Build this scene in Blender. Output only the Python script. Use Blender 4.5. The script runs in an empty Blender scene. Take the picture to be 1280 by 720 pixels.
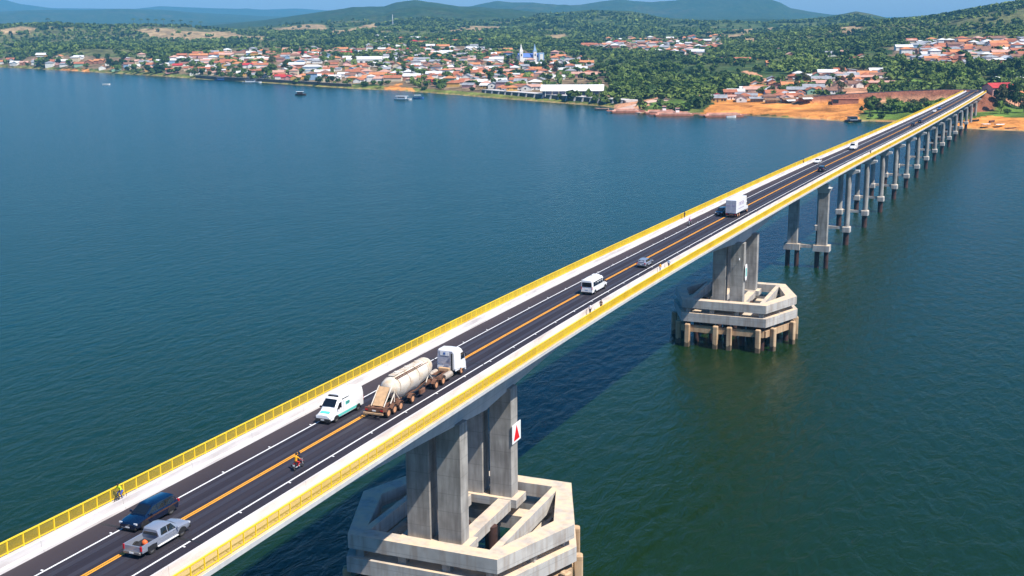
import bpy, bmesh, math, random
import numpy as np
from mathutils import Vector, Matrix
random.seed(7)
rng = np.random.default_rng(11)
sc = bpy.context.scene
COL = sc.collection
PI = math.pi

# ------------------------------------------------------------------ camera
CAM = np.array([64.698, 0.0, 74.785])
CR = np.array([0.92452, 0.381039, -0.008494])
CU = np.array([-0.074682, 0.202967, 0.976334])
CF = np.array([-0.373745, 0.902005, -0.216103])
FPX = 1500.0
cam_data = bpy.data.cameras.new('camera')
cam = bpy.data.objects.new('camera', cam_data)
COL.objects.link(cam)
M = Matrix(((CR[0], CU[0], -CF[0], CAM[0]), (CR[1], CU[1], -CF[1], CAM[1]), (CR[2], CU[2], -CF[2], CAM[2]), (0, 0, 0, 1)))
cam.matrix_world = M
cam_data.sensor_width = 36.0
cam_data.lens = FPX / 1280 * 36
cam_data.clip_start = 0.5
cam_data.clip_end = 60000
sc.camera = cam


def ray(u, v):
    return (u - 640) / FPX * CR + (360 - v) / FPX * CU + CF


def at_z(u, v, z=0.0):
    d = ray(u, v)
    t = (z - CAM[2]) / d[2]
    return CAM[0] + t * d[0], CAM[1] + t * d[1]


def project(p):
    d = np.asarray(p, float) - CAM
    zz = d @ CF
    return 640 + FPX * (d @ CR) / zz, 360 - FPX * (d @ CU) / zz


# ------------------------------------------------------------------ world, sun
SUN = Vector((0.66, -0.19, 1.0)).normalized()
w = bpy.data.worlds.new('World')
sc.world = w
w.use_nodes = True
nt = w.node_tree
bg = nt.nodes['Background']
sky = nt.nodes.new('ShaderNodeTexSky')
sky.sky_type = 'NISHITA'
sky.sun_disc = False
sky.sun_elevation = math.asin(SUN.z)
sky.sun_rotation = math.atan2(SUN.x, SUN.y)
sky.altitude = 100
sky.air_density = 0.8
sky.dust_density = 0.9
sky.ozone_density = 5.0
hsv = nt.nodes.new('ShaderNodeHueSaturation')
hsv.inputs['Saturation'].default_value = 1.15
_tc = nt.nodes.new('ShaderNodeTexCoord'); _sp = nt.nodes.new('ShaderNodeSeparateXYZ'); _mr = nt.nodes.new('ShaderNodeMapRange')
_mr.inputs['From Min'].default_value = 0.015; _mr.inputs['From Max'].default_value = 0.10; _mr.inputs['To Min'].default_value = .35; _mr.inputs['To Max'].default_value = 1.4
nt.links.new(_tc.outputs['Generated'], _sp.inputs[0]); nt.links.new(_sp.outputs['Z'], _mr.inputs['Value']); nt.links.new(_mr.outputs[0], hsv.inputs['Saturation'])
nt.links.new(sky.outputs[0], hsv.inputs['Color'])
nt.links.new(hsv.outputs[0], bg.inputs[0])
bg.inputs[1].default_value = 0.105
sl = bpy.data.lights.new('sun', 'SUN')
sl.energy = 5.0
sl.angle = math.radians(0.5)
sl.color = (1.0, 0.94, 0.84)
so = bpy.data.objects.new('sun', sl)
so.rotation_euler = SUN.to_track_quat('Z', 'Y').to_euler()
so.location = (100, -50, 300)
COL.objects.link(so)
sc.view_settings.view_transform = 'Standard'
sc.view_settings.look = 'None'
sc.view_settings.exposure = 0.6
sc.view_settings.gamma = 1
sc.cycles.use_denoising = True
sc.cycles.volume_bounces = 0
sc.cycles.max_bounces = 6
sc.cycles.transparent_max_bounces = 6


# ------------------------------------------------------------------ materials
def mat(name, col, rough=0.7, metal=0.0, noise=0.0, scale=1.0, col2=None, bump=0.0, bscale=None, spec=0.5,
        coat=0.0, detail=5.0, thresh=None, stretch=None, rnd=0.0, emit=0):
    m = bpy.data.materials.new(name)
    m.use_nodes = True
    t = m.node_tree
    b = t.nodes['Principled BSDF']
    b.inputs['Roughness'].default_value = rough
    b.inputs['Metallic'].default_value = metal
    b.inputs['Specular IOR Level'].default_value = spec
    b.inputs['Coat Weight'].default_value = coat
    c = (*col, 1)
    b.inputs['Base Color'].default_value = c
    if noise or col2 or bump or rnd:
        tc = t.nodes.new('ShaderNodeTexCoord')
        vec = tc.outputs['Object']
        if stretch:
            mp = t.nodes.new('ShaderNodeMapping')
            mp.inputs['Scale'].default_value = stretch
            t.links.new(vec, mp.inputs[0])
            vec = mp.outputs[0]
        n = t.nodes.new('ShaderNodeTexNoise')
        n.inputs['Scale'].default_value = scale
        n.inputs['Detail'].default_value = detail
        t.links.new(vec, n.inputs['Vector'])
        last = None
        if col2 or noise:
            r = t.nodes.new('ShaderNodeValToRGB')
            lo, hi = thresh or (0.3, 0.7)
            r.color_ramp.elements[0].position = lo
            r.color_ramp.elements[1].position = hi
            if col2:
                r.color_ramp.elements[0].color = c
                r.color_ramp.elements[1].color = (*col2, 1)
            else:
                r.color_ramp.elements[0].color = tuple(x * (1 - noise) for x in col) + (1,)
                r.color_ramp.elements[1].color = tuple(min(1, x * (1 + noise)) for x in col) + (1,)
            t.links.new(n.outputs[0], r.inputs[0])
            last = r.outputs[0]
            t.links.new(last, b.inputs['Base Color'])
        if rnd:
            oi = t.nodes.new('ShaderNodeObjectInfo')
            hs = t.nodes.new('ShaderNodeHueSaturation')
            ma = t.nodes.new('ShaderNodeMapRange')
            ma.inputs['To Min'].default_value = 1 - rnd
            ma.inputs['To Max'].default_value = 1 + rnd
            t.links.new(oi.outputs['Random'], ma.inputs['Value'])
            t.links.new(ma.outputs[0], hs.inputs['Value'])
            if last is not None:
                t.links.new(last, hs.inputs['Color'])
            else:
                hs.inputs['Color'].default_value = c
            t.links.new(hs.outputs[0], b.inputs['Base Color'])
        if bump:
            bn = n
            if bscale:
                bn = t.nodes.new('ShaderNodeTexNoise')
                bn.inputs['Scale'].default_value = bscale
                bn.inputs['Detail'].default_value = 4
                t.links.new(vec, bn.inputs['Vector'])
            bp = t.nodes.new('ShaderNodeBump')
            bp.inputs['Strength'].default_value = bump
            bp.inputs['Distance'].default_value = 0.05
            t.links.new(bn.outputs[0], bp.inputs['Height'])
            t.links.new(bp.outputs[0], b.inputs['Normal'])
    return m


def streak_concrete(name, a, b2, c3, streak=0.5, top=None):
    """weathered concrete: mottled grey, pour lines across, rain streaks down"""
    m = bpy.data.materials.new(name)
    m.use_nodes = True
    t = m.node_tree
    b = t.nodes['Principled BSDF']
    b.inputs['Roughness'].default_value = 0.85
    g = t.nodes.new('ShaderNodeNewGeometry')
    n1 = t.nodes.new('ShaderNodeTexNoise'); n1.inputs['Scale'].default_value = 0.45; n1.inputs['Detail'].default_value = 8
    t.links.new(g.outputs['Position'], n1.inputs['Vector'])
    mp = t.nodes.new('ShaderNodeMapping'); mp.inputs['Scale'].default_value = (1.3, 1.3, 0.16)
    t.links.new(g.outputs['Position'], mp.inputs[0])
    n2 = t.nodes.new('ShaderNodeTexNoise'); n2.inputs['Scale'].default_value = 1.0; n2.inputs['Detail'].default_value = 6
    t.links.new(mp.outputs[0], n2.inputs['Vector'])
    r1 = t.nodes.new('ShaderNodeValToRGB')
    r1.color_ramp.elements[0].position = .32; r1.color_ramp.elements[0].color = (*a, 1)
    r1.color_ramp.elements[1].position = .68; r1.color_ramp.elements[1].color = (*b2, 1)
    t.links.new(n1.outputs[0], r1.inputs[0])
    r2 = t.nodes.new('ShaderNodeValToRGB')
    r2.color_ramp.elements[0].position = .45; r2.color_ramp.elements[0].color = (0, 0, 0, 1)
    r2.color_ramp.elements[1].position = .66; r2.color_ramp.elements[1].color = (streak,) * 3 + (1,)
    t.links.new(n2.outputs[0], r2.inputs[0])
    mx = t.nodes.new('ShaderNodeMix'); mx.data_type = 'RGBA'
    t.links.new(r2.outputs[0], mx.inputs['Factor'])
    t.links.new(r1.outputs[0], mx.inputs['A'])
    mx.inputs['B'].default_value = (*c3, 1)
    # pour joints each 2.4 m
    sp = t.nodes.new('ShaderNodeSeparateXYZ'); t.links.new(g.outputs['Position'], sp.inputs[0])
    md = t.nodes.new('ShaderNodeMath'); md.operation = 'PINGPONG'; md.inputs[1].default_value = 1.2
    t.links.new(sp.outputs['Z'], md.inputs[0])
    lt = t.nodes.new('ShaderNodeMath'); lt.operation = 'LESS_THAN'; lt.inputs[1].default_value = 0.05
    t.links.new(md.outputs[0], lt.inputs[0])
    fm = t.nodes.new('ShaderNodeMath'); fm.operation = 'MULTIPLY'; fm.inputs[1].default_value = 0.35
    t.links.new(lt.outputs[0], fm.inputs[0])
    mx2 = t.nodes.new('ShaderNodeMix'); mx2.data_type = 'RGBA'
    t.links.new(fm.outputs[0], mx2.inputs['Factor'])
    t.links.new(mx.outputs['Result'], mx2.inputs['A'])
    mx2.inputs['B'].default_value = (*[x * .5 for x in a], 1)
    t.links.new(mx2.outputs['Result'], b.inputs['Base Color'])
    # wet dark band at the waterline
    tb = t.nodes.new('ShaderNodeMath'); tb.operation = 'MULTIPLY_ADD'; tb.inputs[1].default_value = 1.6
    t.links.new(n2.outputs[0], tb.inputs[0]); tb.inputs[2].default_value = .35
    tl = t.nodes.new('ShaderNodeMath'); tl.operation = 'LESS_THAN'; t.links.new(sp.outputs['Z'], tl.inputs[0]); t.links.new(tb.outputs[0], tl.inputs[1])
    tf = t.nodes.new('ShaderNodeMath'); tf.operation = 'MULTIPLY'; tf.inputs[1].default_value = .8; t.links.new(tl.outputs[0], tf.inputs[0])
    mx4 = t.nodes.new('ShaderNodeMix'); mx4.data_type = 'RGBA'; t.links.new(tf.outputs[0], mx4.inputs['Factor'])
    t.links.new(mx2.outputs['Result'], mx4.inputs['A']); mx4.inputs['B'].default_value = (.04, .032, .022, 1)
    mx2 = mx4
    t.links.new(mx2.outputs['Result'], b.inputs['Base Color'])
    if top:  # dust and rust-coloured dirt lying on upward faces
        s2 = t.nodes.new('ShaderNodeSeparateXYZ'); t.links.new(g.outputs['Normal'], s2.inputs[0])
        m3 = t.nodes.new('ShaderNodeMapRange'); m3.inputs['From Min'].default_value = .6; m3.inputs['From Max'].default_value = .9
        t.links.new(s2.outputs['Z'], m3.inputs['Value'])
        m4 = t.nodes.new('ShaderNodeMapRange'); m4.inputs['From Min'].default_value = .35; m4.inputs['From Max'].default_value = .6; m4.inputs['To Min'].default_value = .25
        t.links.new(n1.outputs[0], m4.inputs['Value'])
        m5 = t.nodes.new('ShaderNodeMath'); m5.operation = 'MULTIPLY'
        t.links.new(m3.outputs[0], m5.inputs[0]); t.links.new(m4.outputs[0], m5.inputs[1])
        mx3 = t.nodes.new('ShaderNodeMix'); mx3.data_type = 'RGBA'
        t.links.new(m5.outputs[0], mx3.inputs['Factor']); t.links.new(mx2.outputs['Result'], mx3.inputs['A'])
        mx3.inputs['B'].default_value = (*top, 1)
        t.links.new(mx3.outputs['Result'], b.inputs['Base Color'])
    bp = t.nodes.new('ShaderNodeBump'); bp.inputs['Strength'].default_value = .3; bp.inputs['Distance'].default_value = .05
    t.links.new(n1.outputs[0], bp.inputs['Height']); t.links.new(bp.outputs[0], b.inputs['Normal'])
    return m


def leaf_mat(name, dark, light, rnd=0.25):
    m = bpy.data.materials.new(name)
    m.use_nodes = True
    t = m.node_tree
    b = t.nodes['Principled BSDF']
    b.inputs['Roughness'].default_value = 0.75
    b.inputs['Specular IOR Level'].default_value = 0.2
    g = t.nodes.new('ShaderNodeNewGeometry')
    n = t.nodes.new('ShaderNodeTexNoise'); n.inputs['Scale'].default_value = 0.035; n.inputs['Detail'].default_value = 4
    t.links.new(g.outputs['Position'], n.inputs['Vector'])
    ad = t.nodes.new('ShaderNodeMath'); ad.operation = 'MULTIPLY_ADD'
    t.links.new(g.outputs['Random Per Island'], ad.inputs[0]); ad.inputs[1].default_value = 0.45
    nb_ = t.nodes.new('ShaderNodeTexNoise'); nb_.inputs['Scale'].default_value = .009; nb_.inputs['Detail'].default_value = 3
    t.links.new(g.outputs['Position'], nb_.inputs['Vector'])
    av = t.nodes.new('ShaderNodeMath'); av.operation = 'MULTIPLY_ADD'; av.inputs[1].default_value = 1.3; av.inputs[2].default_value = -.62
    t.links.new(nb_.outputs[0], av.inputs[0])
    a2_ = t.nodes.new('ShaderNodeMath'); a2_.operation = 'ADD'
    t.links.new(n.outputs[0], a2_.inputs[0]); t.links.new(av.outputs[0], a2_.inputs[1])
    t.links.new(a2_.outputs[0], ad.inputs[2])
    r = t.nodes.new('ShaderNodeValToRGB')
    r.color_ramp.elements[0].position = .45; r.color_ramp.elements[0].color = (*dark, 1)
    r.color_ramp.elements[1].position = 1.0; r.color_ramp.elements[1].color = (*light, 1)
    t.links.new(ad.outputs[0], r.inputs[0])
    oi = t.nodes.new('ShaderNodeObjectInfo')
    hs = t.nodes.new('ShaderNodeHueSaturation')
    ma = t.nodes.new('ShaderNodeMapRange'); ma.inputs['To Min'].default_value = 1 - rnd; ma.inputs['To Max'].default_value = 1 + rnd
    t.links.new(oi.outputs['Random'], ma.inputs['Value']); t.links.new(ma.outputs[0], hs.inputs['Value'])
    t.links.new(r.outputs[0], hs.inputs['Color'])
    t.links.new(hs.outputs[0], b.inputs['Base Color'])
    return m


MT = {}
MT['concrete'] = streak_concrete('concrete', (.25, .24, .225), (.39, .375, .35), (.14, .125, .11), .6)
MT['girder'] = streak_concrete('girder_concrete', (.46, .46, .46), (.54, .54, .54), (.34, .34, .34), .3)
MT['cap'] = streak_concrete('warm_concrete', (.37, .355, .34), (.51, .49, .46), (.26, .19, .14), .5, (.66, .50, .34))
MT['fender'] = streak_concrete('tan_concrete', (.46, .30, .17), (.55, .40, .25), (.25, .14, .08), .6)
MT['pile'] = mat('steel_pile', (.05, .022, .018), .8, noise=.5, scale=.6, bump=.3)
MT['barrier'] = mat('barrier_concrete', (.48, .44, .43), .8, col2=(.66, .63, .62), scale=.35, detail=8, thresh=(.32, .6), stretch=(1, .5, 3))
MT['walk_right'] = mat('peach_walkway', (.50, .36, .22), .85, col2=(.62, .48, .34), scale=.3, detail=7)  # peach tone on the right-hand walkway only
MT['walk'] = mat('walkway_concrete', (.47, .43, .40), .85, col2=(.58, .54, .51), scale=.3, detail=7)
MT['asphalt'] = mat('asphalt', (.016, .014, .023), .85, col2=(.030, .026, .036), scale=.8, detail=7, bump=.15, bscale=4, stretch=(1.3, .03, 1), spec=.3)
MT['white_line'] = mat('white_road_paint', (.74, .74, .74), .6, noise=.12, scale=2)
MT['yellow_line'] = mat('yellow_road_paint', (.80, .34, .02), .6, noise=.12, scale=2)
MT['rail'] = mat('yellow_rail_paint', (.74, .47, .012), .5, col2=(.90, .66, .03), scale=.25, detail=8)
MT['white'] = mat('white_paint', (.80, .80, .80), .35, noise=.05, scale=1.5, coat=.3)
MT['dusty_white'] = mat('dusty_cream_paint', (.52, .39, .26), .6, col2=(.62, .56, .48), scale=.8, detail=8, thresh=(.3, .5))
MT['silver'] = mat('silver_paint', (.30, .33, .40), .3, metal=.35, coat=.5)
MT['navy'] = mat('dark_blue_paint', (.004, .011, .036), .2, metal=.2, coat=1.0)
MT['dark_car'] = mat('black_paint', (.012, .012, .02), .25, coat=.8)
MT['blue_car'] = mat('blue_paint', (.05, .14, .40), .3, coat=.6)
MT['glass'] = mat('dark_glass', (.008, .011, .016), .06, spec=.8)
MT['tyre'] = mat('tyre_rubber', (.015, .014, .014), .85)
MT['dusty_tyre'] = mat('dusty_tyre', (.032, .018, .014), .95, noise=.4, scale=2)
MT['rim'] = mat('alloy_rim', (.25, .24, .23), .4, metal=.6)
MT['dusty_rim'] = mat('dusty_rim', (.58, .28, .14), .8, noise=.3, scale=3)
MT['plastic'] = mat('black_plastic', (.018, .018, .02), .6)
MT['chassis'] = mat('dusty_chassis', (.16, .075, .045), .9, noise=.5, scale=1.5)
MT['tan_board'] = mat('tan_dusty_board', (.52, .33, .18), .85, noise=.2, scale=2)
MT['chrome'] = mat('headlamp', (.75, .78, .8), .12, metal=.3, spec=.8)
MT['red_lamp'] = mat('red_lamp', (.45, .01, .02), .3)
MT['amber'] = mat('amber_lamp', (.8, .25, .02), .3)
MT['plate'] = mat('number_plate', (.75, .75, .74), .5)
MT['teal'] = mat('teal_livery', (.10, .52, .46), .4)
MT['grey_alu'] = mat('grey_panel', (.42, .43, .50), .5, metal=.2, noise=.12, scale=2)
MT['tank_al'] = mat('fuel_tank', (.50, .42, .34), .5, metal=.3, noise=.2, scale=3)
MT['orange'] = mat('orange_load', (.8, .14, .03), .7)
MT['red'] = mat('red_paint', (.50, .02, .02), .35, coat=.4)
MT['sign_red'] = mat('sign_red', (.70, .01, .015), .5)
MT['sign_white'] = mat('sign_white', (.84, .84, .84), .5)
MT['sign_green'] = mat('sign_green', (.02, .45, .38), .5)
MT['lettering'] = mat('faded_lettering', (.32, .25, .42), .6)
MT['dark_text'] = mat('dark_lettering', (.03, .05, .05), .6)
MT['skin'] = mat('skin', (.28, .15, .09), .6)
MT['hair'] = mat('dark_hair', (.012, .010, .009), .7)
MT['trunk'] = mat('bark', (.10, .075, .05), .9)


# ------------------------------------------------------------------ mesh builder
class MB:
    def __init__(s):
        s.v, s.f, s.m = [], [], []

    def add(s, vs, fs, mi=0):
        o = len(s.v)
        s.v.extend(vs)
        s.f.extend([tuple(i + o for i in f) for f in fs])
        s.m.extend([mi] * len(fs))
        return s

    def box(s, c, d, mi=0, rz=0.0, rx=0.0):
        x, y, z = d[0] / 2, d[1] / 2, d[2] / 2
        R = Matrix.Rotation(rz, 3, 'Z') @ Matrix.Rotation(rx, 3, 'X')
        C = Vector(c)
        vs = [tuple(R @ Vector(p) + C) for p in ((-x, -y, -z), (x, -y, -z), (x, y, -z), (-x, y, -z), (-x, -y, z), (x, -y, z), (x, y, z), (-x, y, z))]
        return s.add(vs, [(0, 3, 2, 1), (4, 5, 6, 7), (0, 1, 5, 4), (1, 2, 6, 5), (2, 3, 7, 6), (3, 0, 4, 7)], mi)

    def cbox(s, c, d, ch, mi=0):
        """box with chamfered upright edges and top"""
        x, y, z = d[0] / 2, d[1] / 2, d[2] / 2
        def ring(k, zz):
            a, b = x - k, y - k
            e = ch
            return [(c[0] + p, c[1] + q, c[2] + zz) for p, q in ((a - e, -b), (a, -b + e), (a, b - e), (a - e, b), (-a + e, b), (-a, b - e), (-a, -b + e), (-a + e, -b))]
        return s.hull([ring(0, -z), ring(0, z - ch), ring(ch * .8, z)], mi)

    def tube(s, p0, p1, r0, r1=None, n=8, mi=0, cap=True):
        r1 = r0 if r1 is None else r1
        a, b = Vector(p0), Vector(p1)
        d = (b - a).normalized()
        u = d.orthogonal().normalized()
        q = d.cross(u)
        A = [tuple(a + r0 * (math.cos(t) * u + math.sin(t) * q)) for t in [2 * PI * i / n for i in range(n)]]
        B = [tuple(b + r1 * (math.cos(t) * u + math.sin(t) * q)) for t in [2 * PI * i / n for i in range(n)]]
        fs = [(i, (i + 1) % n, n + (i + 1) % n, n + i) for i in range(n)]
        if cap:
            fs += [tuple(range(n - 1, -1, -1)), tuple(range(n, 2 * n))]
        return s.add(A + B, fs, mi)

    def hull(s, rings, mi=0, cap=True, closed=True):
        n = len(rings[0])
        vs = [tuple(p) for r in rings for p in r]
        fs = []
        for k in range(len(rings) - 1):
            for i in range(n if closed else n - 1):
                j = (i + 1) % n
                fs.append((k * n + i, k * n + j, (k + 1) * n + j, (k + 1) * n + i))
        if cap:
            fs.append(tuple(range(n - 1, -1, -1)))
            fs.append(tuple(range((len(rings) - 1) * n, len(rings) * n)))
        return s.add(vs, fs, mi)

    def prism(s, poly, z0, z1, mi=0):
        return s.hull([[(x, y, z0) for x, y in poly], [(x, y, z1) for x, y in poly]], mi)

    def quad(s, a, b, c, d, mi=0):
        return s.add([a, b, c, d], [(0, 1, 2, 3)], mi)

    def torus(s, c, R, r, axis='X', n=16, k=6, mi=0):
        vs, fs = [], []
        for i in range(n):
            t = 2 * PI * i / n
            for j in range(k):
                p = 2 * PI * j / k
                a, b, h = (R + r * math.cos(p)) * math.cos(t), (R + r * math.cos(p)) * math.sin(t), r * math.sin(p)
                vs.append((c[0] + h, c[1] + a, c[2] + b) if axis == 'X' else (c[0] + a, c[1] + b, c[2] + h))
        for i in range(n):
            for j in range(k):
                fs.append((i * k + j, ((i + 1) % n) * k + j, ((i + 1) % n) * k + (j + 1) % k, i * k + (j + 1) % k))
        return s.add(vs, fs, mi)

    def mesh(s, name, mats, smooth=False, fix=True):
        me = bpy.data.meshes.new(name)
        me.from_pydata(s.v, [], s.f)
        for m in (mats if isinstance(mats, (list, tuple)) else [mats]):
            me.materials.append(m)
        if any(s.m):
            me.polygons.foreach_set('material_index', s.m)
        if fix:
            bm = bmesh.new(); bm.from_mesh(me)
            bmesh.ops.recalc_face_normals(bm, faces=bm.faces)
            bm.to_mesh(me); bm.free()
        if smooth:
            me.polygons.foreach_set('use_smooth', [True] * len(me.polygons))
            me.set_sharp_from_angle(angle=math.radians(smooth if smooth is not True else 40))
        me.update()
        return me

    def build(s, name, mats, parent=None, smooth=False, loc=None, bevel=0):
        me = s.mesh(name, mats, smooth)
        o = bpy.data.objects.new(name, me)
        COL.objects.link(o)
        if parent is not None:
            o.parent = parent
        if loc is not None:
            o.location = loc
        if bevel:
            b = o.modifiers.new('bevel', 'BEVEL'); b.width = bevel; b.segments = 2; b.limit_method = 'ANGLE'
        return o


def obj(name, me, parent=None, loc=(0, 0, 0), rz=0.0, scale=None):
    o = bpy.data.objects.new(name, me)
    COL.objects.link(o)
    o.parent = parent
    o.location = loc
    o.rotation_euler = (0, 0, rz)
    if scale is not None:
        o.scale = scale
    return o


def thing(name, label, cat, loc=(0, 0, 0), rz=0.0, group=None):
    o = bpy.data.objects.new(name, None)
    COL.objects.link(o)
    o.location = loc
    o.rotation_euler = (0, 0, rz)
    o.empty_display_size = 0.5
    tag(o, label, cat, group)
    return o


def tag(o, label=None, cat=None, group=None, kind=None):
    for k, x in (('label', label), ('category', cat), ('group', group), ('kind', kind)):
        if x:
            o[k] = x
    return o


def copy_thing(root, loc, rz=None, label=None):
    r = root.copy(); COL.objects.link(r); r.location = loc
    if rz is not None:
        r.rotation_euler = (0, 0, rz)
    if label:
        r['label'] = label
    for ch in list(root.children):
        c = ch.copy(); COL.objects.link(c); c.parent = r
        for g in list(ch.children):
            d = g.copy(); COL.objects.link(d); d.parent = c
    return r

# ------------------------------------------------------------------ bridge geometry
PY_ = np.array([-170, -60, 0, 67, 90, 110, 141, 176, 220, 272, 320, 385, 478, 567, 741, 1005, 1100.])
PZ_ = np.array([3.0, 1.1, 0, -1.4, -1.8, -2.15, -2.72, -3.25, -3.8, -4.25, -4.75, -5.6, -7.4, -9.1, -11.9, -14.9, -15.6])
_s = np.gradient(PZ_, PY_)


def BZ(y):
    """deck height above the water"""
    y = min(max(y, -169.9), 1099.9)
    i = int(np.searchsorted(PY_, y) - 1)
    hh = PY_[i + 1] - PY_[i]
    t = (y - PY_[i]) / hh
    return 34 + ((1 + 2 * t) * (1 - t) ** 2 * PZ_[i] + t * (1 - t) ** 2 * hh * _s[i] + t * t * (3 - 2 * t) * PZ_[i + 1] + t * t * (t - 1) * hh * _s[i + 1])


def BX(y):
    if y < 130:
        return 0.0
    if y < 230:
        return .045 * (y - 130) ** 2 / 200
    return .045 * 50 + .045 * (y - 230)


def BH(y):
    return -math.atan(min(max((y - 130) / 100, 0), 1) * .045)


Y0, Y1 = -160.0, 1010.0
P1, P2, P3, P0 = 137.5, 281.0, 372.0, 46.0


def depth(y):
    if y > P3:
        return 2.3
    a = min(abs(y - P1), abs(y - P2))
    if P1 < y < P2:
        t = a / 71.75
    else:
        t = min(1, a / 88.0)
    return 2.6 + 3.7 * (1 - t) ** 1.8


def sweep(mb, prof, y0, y1, step=6.0, mi=0):
    n = max(1, int(round((y1 - y0) / step)))
    rings = []
    for i in range(n + 1):
        y = y0 + (y1 - y0) * i / n
        pr = prof(y) if callable(prof) else prof
        rings.append([(BX(y) + x, y, BZ(y) + z) for x, z in pr])
    return mb.hull(rings, mi)


bridge = thing('road_bridge', 'long concrete road bridge with yellow railings crossing the wide river', 'bridge', (0, 0, 0))
SLAB = [(-8.8, -.30), (-4.6, -.62), (4.6, -.62), (8.8, -.30), (8.8, .12), (6.36, .12), (6.36, -.06), (-6.36, -.06), (-6.36, .12), (-8.8, .12)]
sweep(MB(), SLAB, Y0, Y1).build('deck_slab', MT['girder'], bridge)
for s in (-1, 1):
    a, b = sorted((s * 6.42, s * 8.72))
    sweep(MB(), [(a, .122), (b, .122), (b, .128), (a, .128)], Y0, Y1).build('walkway', MT['walk' if s < 0 else 'walk_right'], bridge)
sweep(MB(), [(-6.2, -.055), (5.98, -.055), (5.98, 0), (-6.2, 0)], Y0, Y1).build('road_surface', MT['asphalt'], bridge)
MT['shoulder'] = mat('dusty_shoulder_asphalt', (.030, .024, .031), .9, col2=(.048, .038, .045), scale=.15, detail=8, stretch=(1.5, .2, 1), spec=.3)
sweep(MB(), [(-6.17, .001), (-3.7, .001), (-3.7, .004), (-6.17, .004)], Y0, Y1).build('road_shoulder', MT['shoulder'], bridge)
for c in (-.13, .13):
    sweep(MB(), [(c - .085, .004), (c + .085, .004), (c + .085, .008), (c - .085, .008)], Y0, Y1).build('centre_line', MT['yellow_line'], bridge)
for c in (-3.52, 3.58):
    sweep(MB(), [(c - .085, .004), (c + .085, .004), (c + .085, .008), (c - .085, .008)], Y0, Y1).build('edge_line', MT['white_line'], bridge)
for s in (-1, 1):
    mb = MB()
    y = Y0
    pr = [(s * x - (.2 if s < 0 else 0), z) for x, z in ((5.96, 0.01), (6.43, 0.01), (6.43, .12), (6.40, .95), (6.22, .95), (6.16, .40), (5.99, .24))]
    while y < Y1 - 1:
        sweep(mb, pr, y, min(y + 9.97, Y1), 5)
        y += 10.0
    mb.build('concrete_barrier', MT['barrier'], bridge)
GIRD = lambda y: [(-4.55, -.60), (-3.75, -depth(y)), (3.75, -depth(y)), (4.55, -.60)]
sweep(MB(), GIRD, Y0, P3 + .5, 3.5).build('box_girder', MT['girder'], bridge)
mb = MB()
for gx in (-5.4, -1.8, 1.8, 5.4):
    sweep(mb, [(gx - .35, -.58), (gx - .35, -2.3), (gx + .35, -2.3), (gx + .35, -.58)], P3 + .8, Y1, 8)
    mb.build('girder', MT['girder'], bridge)
    mb = MB()
MT['track'] = mat('polished_wheel_track', (.026, .023, .031), .6, col2=(.040, .035, .044), scale=.5, detail=6, stretch=(1.2, .02, 1))
for c in (-2.55, -.95, .98, 2.6):
    sweep(MB(), [(c - .27, .001), (c + .27, .001), (c + .27, .0035), (c - .27, .0035)], Y0, Y1).build('wheel_track', MT['track'], bridge)
for y in [P1 - 61, P1, 209, P2, P3, 414.5, 453.1, 491.7, 530.3]:
    sweep(MB(), [(-5.96, .0085), (5.96, .0085), (5.96, .012), (-5.96, .012)], y - .14, y + .14).build('expansion_joint', MT['plastic'], bridge)
# studs beside the edge lines
sm = MB().cbox((0, 0, .012), (.22, .16, .05), .02).mesh('road_stud', MT['white_line'])
for s in (-3.78, 3.84):
    for k in range(30):
        y = 59.2 + 8 * k
        obj('road_stud', sm, bridge, (BX(y) + s, y, BZ(y) + .006))

# railings
PL = 1.76
def rail_panel(mb, fn, L=PL, full=True):
    def bx(x0, x1, y0, y1, z0, z1):
        vs = [fn(x, y, z) for x, y, z in ((x0, y0, z0), (x1, y0, z0), (x1, y1, z0), (x0, y1, z0), (x0, y0, z1), (x1, y0, z1), (x1, y1, z1), (x0, y1, z1))]
        mb.add(vs, [(0, 3, 2, 1), (4, 5, 6, 7), (0, 1, 5, 4), (1, 2, 6, 5), (2, 3, 7, 6), (3, 0, 4, 7)])
    bx(-.05, .05, -.05, .05, 0, 1.22)
    bx(-.07, .07, .05, L - .05, 1.12, 1.22)
    bx(-.04, .04, .05, L - .05, .10, .18)
    nb = 15 if full else 10
    for i in range(nb):
        y = .05 + (L - .1) * (i + .5) / nb
        wd = .011 if full else .034
        bx(-.016, .016, y - wd, y + wd, .18, 1.14)
pm_mb = MB(); rail_panel(pm_mb, lambda x, y, z: (x, y, z))
pm = pm_mb.mesh('railing_panel', MT['rail'])
NEAR0 = 56.0
for s in (-1, 1):
    for k in range(50):
        y = NEAR0 + PL * k
        o = obj('railing_panel', pm, bridge, (BX(y) + s * 8.42, y, BZ(y) + .125), BH(y))
        o.rotation_euler = (math.atan2(BZ(y + PL) - BZ(y), PL), 0, BH(y))
far = MB()
for s in (-1, 1):
    for (ya, yb) in ((Y0, NEAR0), (NEAR0 + 50 * PL, Y1)):
        n = int((yb - ya) / PL)
        st = (yb - ya) / n
        for k in range(n):
            y = ya + st * k
            g = (BZ(y + st) - BZ(y)) / st
            bxs = (BX(y + st) - BX(y)) / st
            bx0, bz0 = BX(y) + s * 8.42, BZ(y) + .125
            rail_panel(far, lambda x, yy, z: (bx0 + x + bxs * yy, y + yy, bz0 + z + g * yy), st, False)
me = far.mesh('railing', MT['rail'], fix=False)
o = obj('railing', me, bridge); o['kind'] = 'stuff'

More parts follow.
